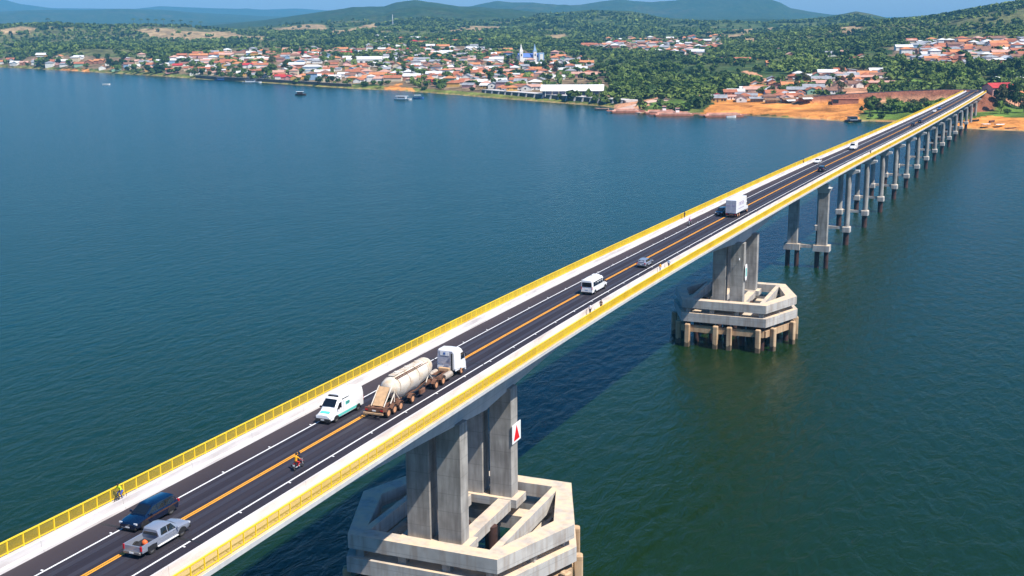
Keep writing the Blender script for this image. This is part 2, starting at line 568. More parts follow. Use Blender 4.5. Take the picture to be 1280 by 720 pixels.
# ---- main river piers
FX, TX, HY = 10.4, 15.6, 13.4
def hexa(k=0.0):
    fx, tx, hy = FX - k * .62, TX - k * 1.25, HY - k
    return [(-fx, -hy), (fx, -hy), (tx, 0), (fx, hy), (-fx, hy), (-tx, 0)]


def frame_ring(mb, z0, z1, wd=2.3, k0=0.0):
    O, I = hexa(k0), hexa(k0 + wd)
    n = 6
    rings = [[(x, y, z0) for x, y in O], [(x, y, z1) for x, y in O], [(x, y, z1) for x, y in I], [(x, y, z0) for x, y in I]]
    vs = [p for r in rings for p in r]
    fs = []
    for a, b in ((0, 1), (1, 2), (2, 3), (3, 0)):
        for i in range(n):
            j = (i + 1) % n
            fs.append((a * n + i, a * n + j, b * n + j, b * n + i))
    mb.add(vs, fs)


def main_pier(cy, dx=.6, k=1.0):
    cx = BX(cy) + dx
    p = bpy.data.objects.new('river_pier', None)
    COL.objects.link(p); p.parent = bridge; p.location = (cx, cy, 0); p.scale = (k, k, 1)
    for sy in (-1, 1):
        ytop = cy + sy * 8.3
        top = BZ(ytop) - depth(ytop) + .35
        for sx in (-1, 1):
            x = sx * 2.2
            MB().cbox((x, sy * 8.3, (10.2 + top) / 2), (3.3, 2.3, top - 10.2), .06).build('column', MT['concrete'], p)
        MB().box((0, sy * 8.3, 9.6), (9.6, 3.6, 1.2)).build('column_footing', MT['cap'], p)
    for x in (-3.0, 3.0):
        MB().box((x, 0, 9.35), (1.9, 13.0, 1.5)).build('tie_beam', MT['cap'], p)
    mb = MB(); frame_ring(mb, 9.15, 11.05)
    mb.build('upper_ring', MT['cap'], p)
    mb = MB(); frame_ring(mb, 5.95, 8.0, 2.3, -.25)
    mb.build('lower_ring', MT['cap'], p)
    for x in (-8.9, 8.9):
        MB().box((x, 0, 9.98), (1.0, 22.2, 2.1)).build('side_beam', MT['cap'], p)
        MB().box((x, 0, 6.9), (1.2, 22.2, 1.6)).build('side_beam', MT['cap'], p)
    for y in (-8.3, 8.3):
        MB().box((0, y, 6.7), (18.0, 2.6, 2.0)).build('cross_beam', MT['cap'], p)
    # short posts between the two rings
    for (x, y) in ((-9, -12.3), (-3, -12.3), (3.2, -12.3), (9.2, -12.3), (13.8, 0), (-13.8, 0), (9.2, 12.3), (-9.2, 12.3), (0, 12.3), (12, -6), (-12, -6), (12, 6), (-12, 6)):
        MB().box((x, y, 8.58), (1.1, 1.1, 1.3)).build('ring_post', MT['concrete'], p)
    for i in range(-2, 3):
        for y in (-8.3, 0, 8.3):
            MB().tube((i * 3.9, y, -4), (i * 3.9, y, 5.75 if y else 9.0), .75, n=14).build('pile', MT['pile'], p, 40)
    for (x, y) in ((-9.3, -11.6), (9.3, -11.6), (13.2, 0), (-13.2, 0), (9.3, 11.6), (-9.3, 11.6)):
        MB().tube((x, y, -4), (x, y, 5.96), .7, n=14).build('pile', MT['pile'], p, 40)
    # fender frame of posts with a beam
    H = hexa(-.55); Hb = hexa(.6)
    mb = MB()
    for i in range(6):
        a, b = Hb[i], Hb[(i + 1) % 6]
        L = math.hypot(b[0] - a[0], b[1] - a[1])
        ang = math.atan2(b[1] - a[1], b[0] - a[0])
        m2 = MB(); m2.box(((a[0] + b[0]) / 2, (a[1] + b[1]) / 2, 4.2), (L, 1.1, 1.5), rz=ang)
        m2.build('fender_beam', MT['fender'], p)
        ts = (.09, .42, .58, .91) if i in (0, 3) else (.22, .82)
        a, b = H[i], H[(i + 1) % 6]
        for t in ts:
            m3 = MB(); m3.cbox((0, 0, 0), (1.25, 1.25, 8.2), .16)
            q = m3.build('fender_post', MT['fender'], p, loc=(a[0] + (b[0] - a[0]) * t, a[1] + (b[1] - a[1]) * t, 1.35))
            q.rotation_euler = (0, 0, ang)
    return p


main_pier(P1)
main_pier(P2, 1.9, .94)


def sub(name, parent, cx, cy):
    p = bpy.data.objects.new(name, None)
    COL.objects.link(p); p.parent = parent; p.location = (cx, cy, 0); p.rotation_euler = (0, 0, BH(cy))
    return p


def side_pier(cy):
    p = sub('side_pier', bridge, BX(cy) + .8, cy)
    top = BZ(cy) - depth(cy)
    MB().box((0, 0, top - .55), (11.8, 3.0, 1.1)).build('cap_beam', MT['girder'], p)
    for x in (-4.5, 4.5):
        MB().hull([[(x - 1.55, -1.2, top - 2.6), (x + 1.55, -1.2, top - 2.6), (x + 1.55, 1.2, top - 2.6), (x - 1.55, 1.2, top - 2.6)],
                   [(x - 2.2, -1.6, top - 1.1), (x + 2.2, -1.6, top - 1.1), (x + 2.2, 1.6, top - 1.1), (x - 2.2, 1.6, top - 1.1)]]).build('column_head', MT['girder'], p)
        MB().cbox((x, 0, (7.2 + top - 2.55) / 2), (3.0, 2.1, top - 2.55 - 7.2), .1).build('column', MT['concrete'], p)
        MB().box((x, 0, 6.25), (4.9, 3.4, 1.9)).build('pile_cap', MT['cap'], p)
        for dx in (-1.4, 1.4):
            MB().tube((x + dx, 0, -4), (x + dx, 0, 5.32), .72, n=14).build('pile', MT['pile'], p, 40)
    MB().box((0, 0, 6.55), (4.1, 1.3, 1.0)).build('cross_beam', MT['cap'], p)


side_pier(P3)
side_pier(P0)
VIA = [414.5 + 38.6 * k for k in range(15)]

# ------------------------------------------------------------------ terrain
def _hash(ix, iy, s):
    n = (ix.astype(np.int64) * 374761393 + iy.astype(np.int64) * 668265263 + s * 974711) & 0x7fffffff
    n = ((n ^ (n >> 13)) * 1274126177) & 0x7fffffff
    return ((n ^ (n >> 16)) & 0xffff) / 65535.0


def vnoise(x, y, s=0):
    x = np.asarray(x, float); y = np.asarray(y, float)
    ix, iy = np.floor(x), np.floor(y)
    fx, fy = x - ix, y - iy
    fx, fy = fx * fx * (3 - 2 * fx), fy * fy * (3 - 2 * fy)
    a, b, c, d = _hash(ix, iy, s), _hash(ix + 1, iy, s), _hash(ix, iy + 1, s), _hash(ix + 1, iy + 1, s)
    return (a + (b - a) * fx) * (1 - fy) + (c + (d - c) * fx) * fy


def fbm(x, y, s=0, o=4):
    t, a, n = 0, .5, 0
    for k in range(o):
        t = t + a * vnoise(x * 2 ** k, y * 2 ** k, s + k); n += a; a *= .5
    return t / n


FH = np.array([CF[0], CF[1]]) / math.hypot(CF[0], CF[1])
RH = np.array([FH[1], -FH[0]])


def az_of(x, y):
    dx, dy = x - CAM[0], y - CAM[1]
    return np.arctan2(dx * RH[0] + dy * RH[1], dx * FH[0] + dy * FH[1])


def az_px(u, v):
    d = ray(u, v)
    return math.atan2(d[0] * RH[0] + d[1] * RH[1], d[0] * FH[0] + d[1] * FH[1])


SHORE = [(-420, 74), (-200, 79), (0, 84), (60, 87), (110, 90), (180, 94), (250, 99), (330, 103.5), (370, 106.5), (440, 111), (500, 113.5), (560, 118), (620, 123),
         (700, 129), (755, 133), (800, 141), (860, 143), (930, 144.5), (980, 147.5), (1030, 150), (1062, 153), (1085, 151.5), (1125, 152.5), (1160, 156), (1205, 160.5), (1240, 163), (1280, 164), (1400, 168), (1700, 180)]
_sa, _sr = [], []
for u, v in SHORE:
    x, y = at_z(u, v, 0)
    _sa.append(float(az_of(x, y))); _sr.append(math.hypot(x - CAM[0], y - CAM[1]))
_sa = np.array(_sa); _sr = np.array(_sr)


def shore_r(az):
    return np.interp(az, _sa, _sr) + 6 * (fbm(az * 160, az * 0, 5) - .5)


# ridges: skyline as (u, v) at a distance; width before / behind
RIDGES = [
    (16500, 2800, 2500, [(-500, 6), (-120, 0), (0, 0), (25, 7), (65, 11), (125, 11), (170, 11), (200, 7.5), (260, 10), (300, 11), (330, 12), (370, 10.5), (410, 13), (470, 14), (600, 16), (760, 20), (1600, 24)]),
    (11500, 2200, 1800, [(-500, 18), (-60, 18), (30, 13), (80, 13), (150, 11), (200, 12), (250, 16), (330, 20), (420, 23), (560, 24), (900, 26), (1600, 26)]),
    (6300, 2300, 1000, [(-500, 34), (250, 33), (330, 25), (385, 17), (430, 11), (440, 9.5), (480, 9.5), (495, 5), (520, 2), (545, 4), (575, 9), (600, 10), (650, 13), (720, 18), (900, 24), (1600, 30)]),
    (9000, 1700, 1200, [(-500, 36), (480, 26), (560, 12), (588, 8), (605, 4), (622, 1), (640, 3), (665, 3), (700, 7), (725, 6), (740, 3.5), (757, 1), (775, -1), (793, 2), (815, 3.5), (860, 1), (920, -1), (962, -1), (975, 3), (988, 10), (1010, 14), (1040, 19), (1058, 19.5), (1090, 23), (1130, 25), (1600, 26)]),
    (4300, 900, 500, [(-500, 44), (560, 40), (620, 28), (680, 17), (740, 12), (790, 14), (830, 22), (880, 27), (960, 30), (1000, 26), (1040, 19.5), (1058, 16.5), (1070, 14), (1085, 16.5), (1100, 20), (1118, 25), (1150, 32), (1300, 42), (1600, 45)]),
    (2900, 1150, 900, [(-500, 60), (820, 58), (900, 50), (960, 44), (1010, 39), (1060, 34), (1112, 28), (1150, 26), (1190, 20), (1240, 11), (1285, 4), (1340, -3), (1450, -6), (1600, -6)]),
    (3700, 500, 700, [(-500, 34), (-100, 34), (0, 33), (60, 31), (150, 34), (230, 34), (270, 38), (320, 44), (360, 52), (480, 58), (1600, 60)]),
]
_rd = []
for r, wf, wb, pts in RIDGES:
    A = [az_px(u, v) for u, v in pts]
    Z = []
    for u, v in pts:
        d = ray(u, v)
        Z.append(CAM[2] + d[2] / math.hypot(d[0], d[1]) * r)
    _rd.append((r, wf, wb, np.array(A), np.array(Z)))

# approach road leaving the bridge end
def wz(u, v, z):
    return at_z(u, v, z)
_e = (BX(1006), 1006.0)
ROAD = [(BX(995), 995.0), _e, (_e[0] + 2, 1026.0), (_e[0] - 5, 1044.0), (_e[0] - 22, 1056.0), (_e[0] - 50, 1060.0), (_e[0] - 90, 1058.0), (_e[0] - 130, 1052.0)]
ROADZ = [19.25, 19.05, 18.9, 18.7, 18.0, 16.6, 14.0, 11.0]
def densify(P, Z, n=10):
    out, oz = [], []
    P = [np.array(p, float) for p in P]
    for i in range(len(P) - 1):
        p0, p1, p2, p3 = P[max(i - 1, 0)], P[i], P[i + 1], P[min(i + 2, len(P) - 1)]
        for k in range(n):
            t = k / n
            out.append(.5 * ((2 * p1) + (-p0 + p2) * t + (2 * p0 - 5 * p1 + 4 * p2 - p3) * t * t + (-p0 + 3 * p1 - 3 * p2 + p3) * t ** 3))
            oz.append(Z[i] + (Z[i + 1] - Z[i]) * t)
    out.append(P[-1]); oz.append(Z[-1])
    return np.array(out), np.array(oz)
RP, RZ = densify(ROAD, ROADZ)


def ground(x, y):
    x = np.atleast_1d(np.asarray(x, float)); y = np.atleast_1d(np.asarray(y, float))
    az = az_of(x, y)
    r = np.hypot(x - CAM[0], y - CAM[1])
    d = r - shore_r(az)
    base = np.interp(d, [-200, -40, 0, 5, 18, 60, 400, 1500, 2600, 20000], [-9, -5, 0, .7, 2.6, 4.2, 9.0, 30, 44, 46])
    base = base + np.clip(d / 400, 0, 1) * 7 * (fbm(x / 320, y / 320, 3) - .5) + np.clip(d / 2500, 0, 1) * 16 * (fbm(x / 900, y / 900, 9) - .5)
    z = base
    for k, (rr, wf, wb, A, Z) in enumerate(_rd):
        top = np.interp(az, A, Z)
        q = (r - rr)
        g = np.where(q < 0, np.exp(-(q / wf) ** 2), np.exp(-(q / wb) ** 2))
        rough = 1 + .42 * (fbm(x / (rr * .075), y / (rr * .075), 20 + k, 5) - .55) * np.clip(np.abs(q) / (wf * .5), 0, 1) * 2
        g = g * np.clip((d - 20) / 320, 0, 1)
        z = np.maximum(z, base * (1 - g) + top * g * rough)
    # approach fill
    m = (np.abs(x - RP[:, 0].mean()) < 260) & (np.abs(y - 1050) < 160)
    if m.any():
        xx, yy = x[m], y[m]
        D = np.hypot(xx[:, None] - RP[None, :, 0], yy[:, None] - RP[None, :, 1])
        i = D.argmin(1)
        dd = D[np.arange(len(xx)), i]
        fill = RZ[i] - np.clip(dd - 8.5, 0, None) * .55
        fill = np.where((yy < 1003) & (dd > 1), fill - np.clip(1003 - yy, 0, None) * .8, fill)
        z = z.copy(); z[m] = np.where(fill > z[m], fill, z[m])
    return z


def gz(x, y):
    return float(ground(x, y)[0])


def on_ground(u, v):
    """ground point seen at pixel (u, v); arrays allowed"""
    u = np.atleast_1d(np.asarray(u, float)); v = np.atleast_1d(np.asarray(v, float))
    d = (u[:, None] - 640) / FPX * CR + (360 - v[:, None]) / FPX * CU + CF
    hd = np.hypot(d[:, 0], d[:, 1])
    t = np.full(len(u), 500.0)
    hit = np.zeros(len(u), bool)
    prev = t.copy()
    T = 500.0 * 1.012 ** np.arange(243)
    CH = max(1, 60000 // len(T))
    for i0 in range(0, len(u), CH):
        dd = d[i0:i0 + CH]; hh_ = hd[i0:i0 + CH]
        xx = CAM[0] + T[None, :] * (dd[:, 0] / hh_)[:, None]; yy = T[None, :] * (dd[:, 1] / hh_)[:, None]; zz = CAM[2] + T[None, :] * (dd[:, 2] / hh_)[:, None]
        bl = zz < np.maximum(ground(xx.ravel(), yy.ravel()).reshape(xx.shape), 0)
        k = bl.argmax(1); ok_ = bl.any(1)
        t[i0:i0 + CH] = T[k]; prev[i0:i0 + CH] = T[np.maximum(k - 1, 0)]; hit[i0:i0 + CH] = ok_
    t[~hit] = np.nan
    for _ in range(8):
        mid = (prev + t) / 2
        x, y, z = (CAM[i] + mid * d[:, i] / hd for i in range(3))
        b = z < np.maximum(ground(x, y), 0)
        t = np.where(b, mid, t); prev = np.where(b, prev, mid)
    x, y, z = (CAM[i] + t * d[:, i] / hd for i in range(3))
    return x, y, z


def in_poly(x, y, P):
    x = np.asarray(x); y = np.asarray(y)
    c = np.zeros(x.shape, bool)
    n = len(P)
    for i in range(n):
        x1, y1 = P[i]; x2, y2 = P[(i + 1) % n]
        k = ((y1 > y) != (y2 > y)) & (x < (x2 - x1) * (y - y1) / (y2 - y1 + 1e-12) + x1)
        c ^= k
    return c


# ground zones (corner pixels turned into ground points once)
Z_SAND = [list(p) for p in (
    [(868, 142.5), (882, 133), (905, 122), (925, 117), (936, 110), (946, 111), (950, 120), (975, 128), (1000, 130), (1030, 121), (1072, 124), (1080, 132), (1070, 151), (1055, 152), (980, 146), (930, 143.5)],
    [(1206, 158), (1208, 151), (1225, 144), (1262, 147), (1290, 149), (1290, 162), (1240, 161)],
    [(475, 112), (492, 107), (500, 104), (506, 105), (503, 108), (520, 111), (524, 113), (500, 112.7)],
    [(66, 88), (80, 86), (110, 86.5), (112, 89.5), (90, 88.7)],
    [(1085, 151), (1090, 149), (1125, 150), (1128, 152)],
)]
Z_DIRT = [list(p) for p in (
    [(1040, 104), (1085, 97), (1095, 110), (1062, 118), (1040, 112)], [(1085, 103), (1140, 104), (1190, 111), (1130, 110), (1090, 108)],
    [(1120, 121), (1180, 119), (1215, 118), (1190, 126), (1120, 126)], [(1040, 121), (1120, 119), (1180, 121), (1110, 127), (1050, 126)],
    [(928, 88), (940, 91), (962, 102), (955, 103), (938, 96), (926, 90)], [(950, 103), (985, 108), (980, 116), (960, 115)],
    [(1205, 127), (1262, 123), (1290, 120), (1290, 128), (1215, 131)], [(1132, 62), (1140, 56), (1143, 57), (1137, 66), (1133, 68)],
    [(1215, 83), (1250, 77), (1285, 72), (1285, 77), (1245, 82), (1220, 86)], [(765, 133), (800, 126), (828, 119), (832, 122), (808, 130), (800, 138), (770, 138)],
)]
Z_DRY = [list(p) for p in (
    [(325, 41), (345, 36), (385, 30), (405, 31), (425, 38), (400, 40), (370, 40)], [(410, 40), (450, 33), (470, 29), (470, 34), (440, 41), (415, 44)],
    [(550, 40), (580, 33), (625, 33), (626, 36), (600, 40)], [(875, 41), (920, 37), (970, 34), (970, 36), (930, 41), (885, 44)], [(895, 45), (935, 42), (955, 47), (935, 56), (900, 51)],
    [(165, 38), (205, 35), (230, 39), (290, 40), (330, 46), (336, 50), (290, 47), (240, 50), (200, 48)], [(0, 38), (25, 33), (48, 36), (40, 41), (0, 42)],
    [(690, 44), (708, 42), (708, 48), (692, 49)], [(660, 47), (676, 46), (676, 50), (662, 50)], [(1035, 40), (1060, 33), (1078, 36), (1060, 42)],
)]
Z_GRASS = [list(p) for p in (
    [(805, 137), (815, 128), (850, 124), (862, 128), (862, 133), (840, 136)], [(1205, 149), (1212, 133), (1262, 132), (1290, 133), (1290, 150), (1262, 148), (1225, 145)],
    [(1085, 112), (1130, 97), (1165, 100), (1165, 104), (1110, 108)], [(1075, 138), (1095, 126), (1165, 127), (1185, 131), (1150, 150), (1110, 149), (1085, 148)],
    [(1195, 103), (1225, 96), (1250, 98), (1255, 106), (1225, 112), (1205, 108)],
)]
Z_TOWN = [list(p) for p in (
    [(-60, 78), (-60, 70), (120, 70), (210, 74), (260, 62), (330, 58), (420, 60), (520, 58), (600, 58), (700, 66), (760, 82), (770, 110), (780, 122), (700, 124), (600, 116), (500, 108), (400, 103), (300, 98), (200, 90), (90, 85)],
    [(720, 58), (760, 50), (800, 48), (900, 46), (905, 60), (880, 70), (800, 68)], [(1110, 62), (1140, 50), (1290, 48), (1290, 75), (1200, 84), (1120, 80)],
    [(880, 128), (900, 118), (960, 100), (1000, 92), (1100, 84), (1110, 104), (1080, 124), (980, 130)],
)]

Z_SCRUB = [list(p) for p in (
    [(-20, 66), (-20, 40), (100, 38), (330, 40), (345, 52), (330, 60), (250, 66), (120, 70)], [(900, 62), (860, 45), (960, 36), (1060, 40), (1100, 52), (1000, 60)],
    [(1040, 50), (1110, 30), (1180, 24), (1290, 8), (1290, 44), (1130, 48)], [(520, 48), (640, 36), (720, 38), (700, 50), (600, 50)],
)]
_all = [q for Z in (Z_SAND, Z_DIRT, Z_DRY, Z_GRASS, Z_TOWN, Z_SCRUB) for P in Z for q in P]
_gx, _gy, _gzz = on_ground([q[0] for q in _all], [q[1] for q in _all])
_k = 0
for Z in (Z_SAND, Z_DIRT, Z_DRY, Z_GRASS, Z_TOWN, Z_SCRUB):
    for i, P in enumerate(Z):
        Z[i] = [(float(_gx[_k + j]), float(_gy[_k + j])) for j in range(len(P)) if _gx[_k + j] == _gx[_k + j]]
        _k += len(P)

# terrain mesh: rings about the viewpoint so near ground gets more points
AZ = np.linspace(-0.62, 0.62, 900)
RR = [420.0]
while RR[-1] < 18000:
    RR.append(RR[-1] + max(5.0, (RR[-1] - 380) * .0095) if RR[-1] > 800 else RR[-1] + 20)
RR = np.array(RR)
A2, R2 = np.meshgrid(AZ, RR)
TXx = CAM[0] + R2 * (np.cos(A2) * FH[0] + np.sin(A2) * RH[0])
TYy = CAM[1] + R2 * (np.cos(A2) * FH[1] + np.sin(A2) * RH[1])
tx, ty = TXx.ravel(), TYy.ravel()
tz = ground(tx, ty)
td = (R2 - shore_r(A2)).ravel()
n1 = fbm(tx / 60, ty / 60, 31); n2 = fbm(tx / 14, ty / 14, 41, 3); n3 = fbm(tx / 400, ty / 400, 51)
def lerp(a, b, t):
    return a + (b - a) * t[:, None]
def sm(x, a, b):
    t = np.clip((x - a) / (b - a), 0, 1); return t * t * (3 - 2 * t)
c_for, c_for2 = np.array([.022, .050, .012]), np.array([.085, .105, .034])
c_sand, c_dirt, c_dry = np.array([.50, .20, .05]), np.array([.46, .23, .13]), np.array([.27, .19, .10])
c_grass, c_town, c_bank = np.array([.09, .15, .026]), np.array([.17, .12, .07]), np.array([.13, .15, .035])
tc = lerp(np.tile(c_for, (len(tx), 1)), c_for2, sm(.6 * n1 + .4 * n2, .35, .65))
tc = lerp(tc, np.tile(c_dry, (len(tx), 1)), sm(.5 * n3 + .5 * n1, .56, .72) * .5)
# the far ridges are closed woodland
_rr = R2.ravel()
tc = lerp(tc, np.tile(np.array([.016, .036, .012]), (len(tx), 1)), sm(_rr, 3400, 4600) * (.55 + .4 * n1))
def paint(zones, col, jit=0.3, soft=0.0):
    global tc
    for P in zones:
        if len(P) < 3:
            continue
        jx = (n1 - .5) * 30; jy = (n2 - .5) * 12
        m = in_poly(tx + jx, ty + jy, P).astype(float)
        cc = col[None, :] * (1 + jit * (n2 - .5)[:, None] * 2)
        tc = tc * (1 - m[:, None]) + cc * m[:, None]
paint(Z_TOWN, c_town, .5)
paint(Z_SCRUB, np.array([.10, .105, .040]), .7)
paint(Z_DRY, c_dry, .5)
bank = ((td > -3) & (td < 26)).astype(float) * (1 - 0)
tc = lerp(tc, c_bank[None, :] * (1 + .6 * (n2 - .5)[:, None]), bank * sm(n1, .25, .4))
paint(Z_GRASS, c_grass, .5)
paint(Z_DIRT, c_dirt, .35)
paint(Z_SAND, c_sand, .35)
# sandy rim at the water
rim = ((td > -8) & (td < 5)).astype(float) * .6
tc = lerp(tc, np.tile(np.array([.34, .21, .11]), (len(tx), 1)), rim)
D = np.full(len(tx), 1e9)
mk = (np.abs(ty - 1050) < 90) & (np.abs(tx + 40) < 300)
D[mk] = np.hypot(tx[mk][:, None] - RP[None, :, 0], ty[mk][:, None] - RP[None, :, 1]).min(1)
fillm = sm(-D, -19, -14)
tc = lerp(tc, np.tile(np.array([.22, .085, .05]), (len(tx), 1)), fillm * (tz > 4))
tc = np.clip(tc, .004, 1)


def grid_mesh(name, vx, vy, vz, nr, na, cols, m):
    me = bpy.data.meshes.new(name)
    nv = nr * na
    me.vertices.add(nv)
    me.vertices.foreach_set('co', np.stack([vx, vy, vz], 1).astype(np.float32).ravel())
    i = np.arange(nv).reshape(nr, na)
    q = np.stack([i[:-1, :-1], i[:-1, 1:], i[1:, 1:], i[1:, :-1]], -1).reshape(-1, 4)
    # keep it facing up
    nf = len(q)
    me.loops.add(nf * 4); me.polygons.add(nf)
    me.loops.foreach_set('vertex_index', q[:, ::-1].astype(np.int32).ravel())
    me.polygons.foreach_set('loop_start', np.arange(0, nf * 4, 4, dtype=np.int32))
    me.polygons.foreach_set('loop_total', np.full(nf, 4, dtype=np.int32))
    me.polygons.foreach_set('use_smooth', np.ones(nf, bool))
    me.update(); me.validate()
    at = me.color_attributes.new('ground_colour', 'FLOAT_COLOR', 'POINT')
    at.data.foreach_set('color', np.concatenate([cols, np.ones((nv, 1))], 1).astype(np.float32).ravel())
    me.materials.append(m)
    return me


def terrain_mat():
    m = bpy.data.materials.new('terrain')
    m.use_nodes = True
    t = m.node_tree; b = t.nodes['Principled BSDF']
    b.inputs['Roughness'].default_value = .95; b.inputs['Specular IOR Level'].default_value = .1
    a = t.nodes.new('ShaderNodeAttribute'); a.attribute_name = 'ground_colour'
    g = t.nodes.new('ShaderNodeNewGeometry')
    n = t.nodes.new('ShaderNodeTexNoise'); n.inputs['Scale'].default_value = .045; n.inputs['Detail'].default_value = 9; n.inputs['Roughness'].default_value = .65
    t.links.new(g.outputs['Position'], n.inputs['Vector'])
    mr = t.nodes.new('ShaderNodeMapRange'); mr.inputs['From Min'].default_value = .3; mr.inputs['From Max'].default_value = .7
    mr.inputs['To Min'].default_value = .5; mr.inputs['To Max'].default_value = 2.0
    t.links.new(n.outputs[0], mr.inputs['Value'])
    mx = t.nodes.new('ShaderNodeMix'); mx.data_type = 'RGBA'; mx.blend_type = 'MULTIPLY'; mx.inputs['Factor'].default_value = 1
    t.links.new(a.outputs['Color'], mx.inputs['A']); t.links.new(mr.outputs[0], mx.inputs['B'])
    t.links.new(mx.outputs['Result'], b.inputs['Base Color'])
    bp = t.nodes.new('ShaderNodeBump'); bp.inputs['Strength'].default_value = 1; bp.inputs['Distance'].default_value = 9
    t.links.new(n.outputs[0], bp.inputs['Height']); t.links.new(bp.outputs[0], b.inputs['Normal'])
    return m


land = obj('terrain', grid_mesh('terrain', tx, ty, tz, len(RR), len(AZ), tc, terrain_mat()))
tag(land, 'green river bank with sandy beaches rising to wooded hills', kind='structure')

# approach road sheet
mb = MB()
def ribbon(mb, off0, off1, dz):
    L, Rr = [], []
    for i in range(len(RP)):
        a = RP[max(i - 1, 0)]; b = RP[min(i + 1, len(RP) - 1)]
        t = (b - a) / np.linalg.norm(b - a); nn = np.array([t[1], -t[0]])
        p = RP[i]
        L.append((*(p + nn * off0), RZ[i] + dz)); Rr.append((*(p + nn * off1), RZ[i] + dz))
    n = len(L)
    mb.add(L + Rr, [(i, i + 1, n + i + 1, n + i) for i in range(n - 1)])
ribbon(mb, -5.5, 5.5, .12)
o = mb.build('approach_road', MT['asphalt']); tag(o, 'grey road curving away from the bridge end along a red bank', kind='structure')
mb = MB(); ribbon(mb, -.12, .12, .126)
o = mb.build('road_markings', MT['yellow_line']); tag(o, 'yellow centre line of the approach road', kind='structure')

# viaduct piers
def viaduct_pier(cy):
    g = gz(BX(cy), cy)
    p = sub('viaduct_pier', bridge, BX(cy) + .8, cy)
    top = BZ(cy) - 2.3
    MB().hull([[(-6.0, -.9, top - 1.5), (6.0, -.9, top - 1.5), (6.0, .9, top - 1.5), (-6.0, .9, top - 1.5)],
               [(-8.0, -.9, top - .7), (8.0, -.9, top - .7), (8.0, .9, top - .7), (-8.0, .9, top - .7)],
               [(-8.0, -.9, top), (8.0, -.9, top), (8.0, .9, top), (-8.0, .9, top)]]).build('cap_beam', MT['girder'], p)
    if g > 1.0:
        for x in (-4.6, 4.6):
            MB().tube((x, 0, g - 2), (x, 0, top - 1.45), .95, n=16).build('column', MT['concrete'], p, 40)
        return
    for x in (-4.6, 4.6):
        MB().tube((x, 0, 6.3), (x, 0, top - 1.45), .95, n=16).build('column', MT['concrete'], p, 40)
        MB().cbox((x, 0, 5.4), (2.7, 2.7, 1.9), .25).build('pile_cap', MT['cap'], p)
        MB().tube((x, 0, -4), (x, 0, 4.5), .95, n=16).build('pile', MT['pile'], p, 40)
    MB().box((0, 0, 5.75), (6.4, .9, .9)).build('cross_beam', MT['cap'], p)


for y in VIA:
    viaduct_pier(y)
ab = sub('abutment', bridge, BX(1008), 1008)
MB().box((0, 1.5, BZ(1008) - 6.3), (17.8, 3.0, 8)).build('abutment_wall', MT['cap'], ab)

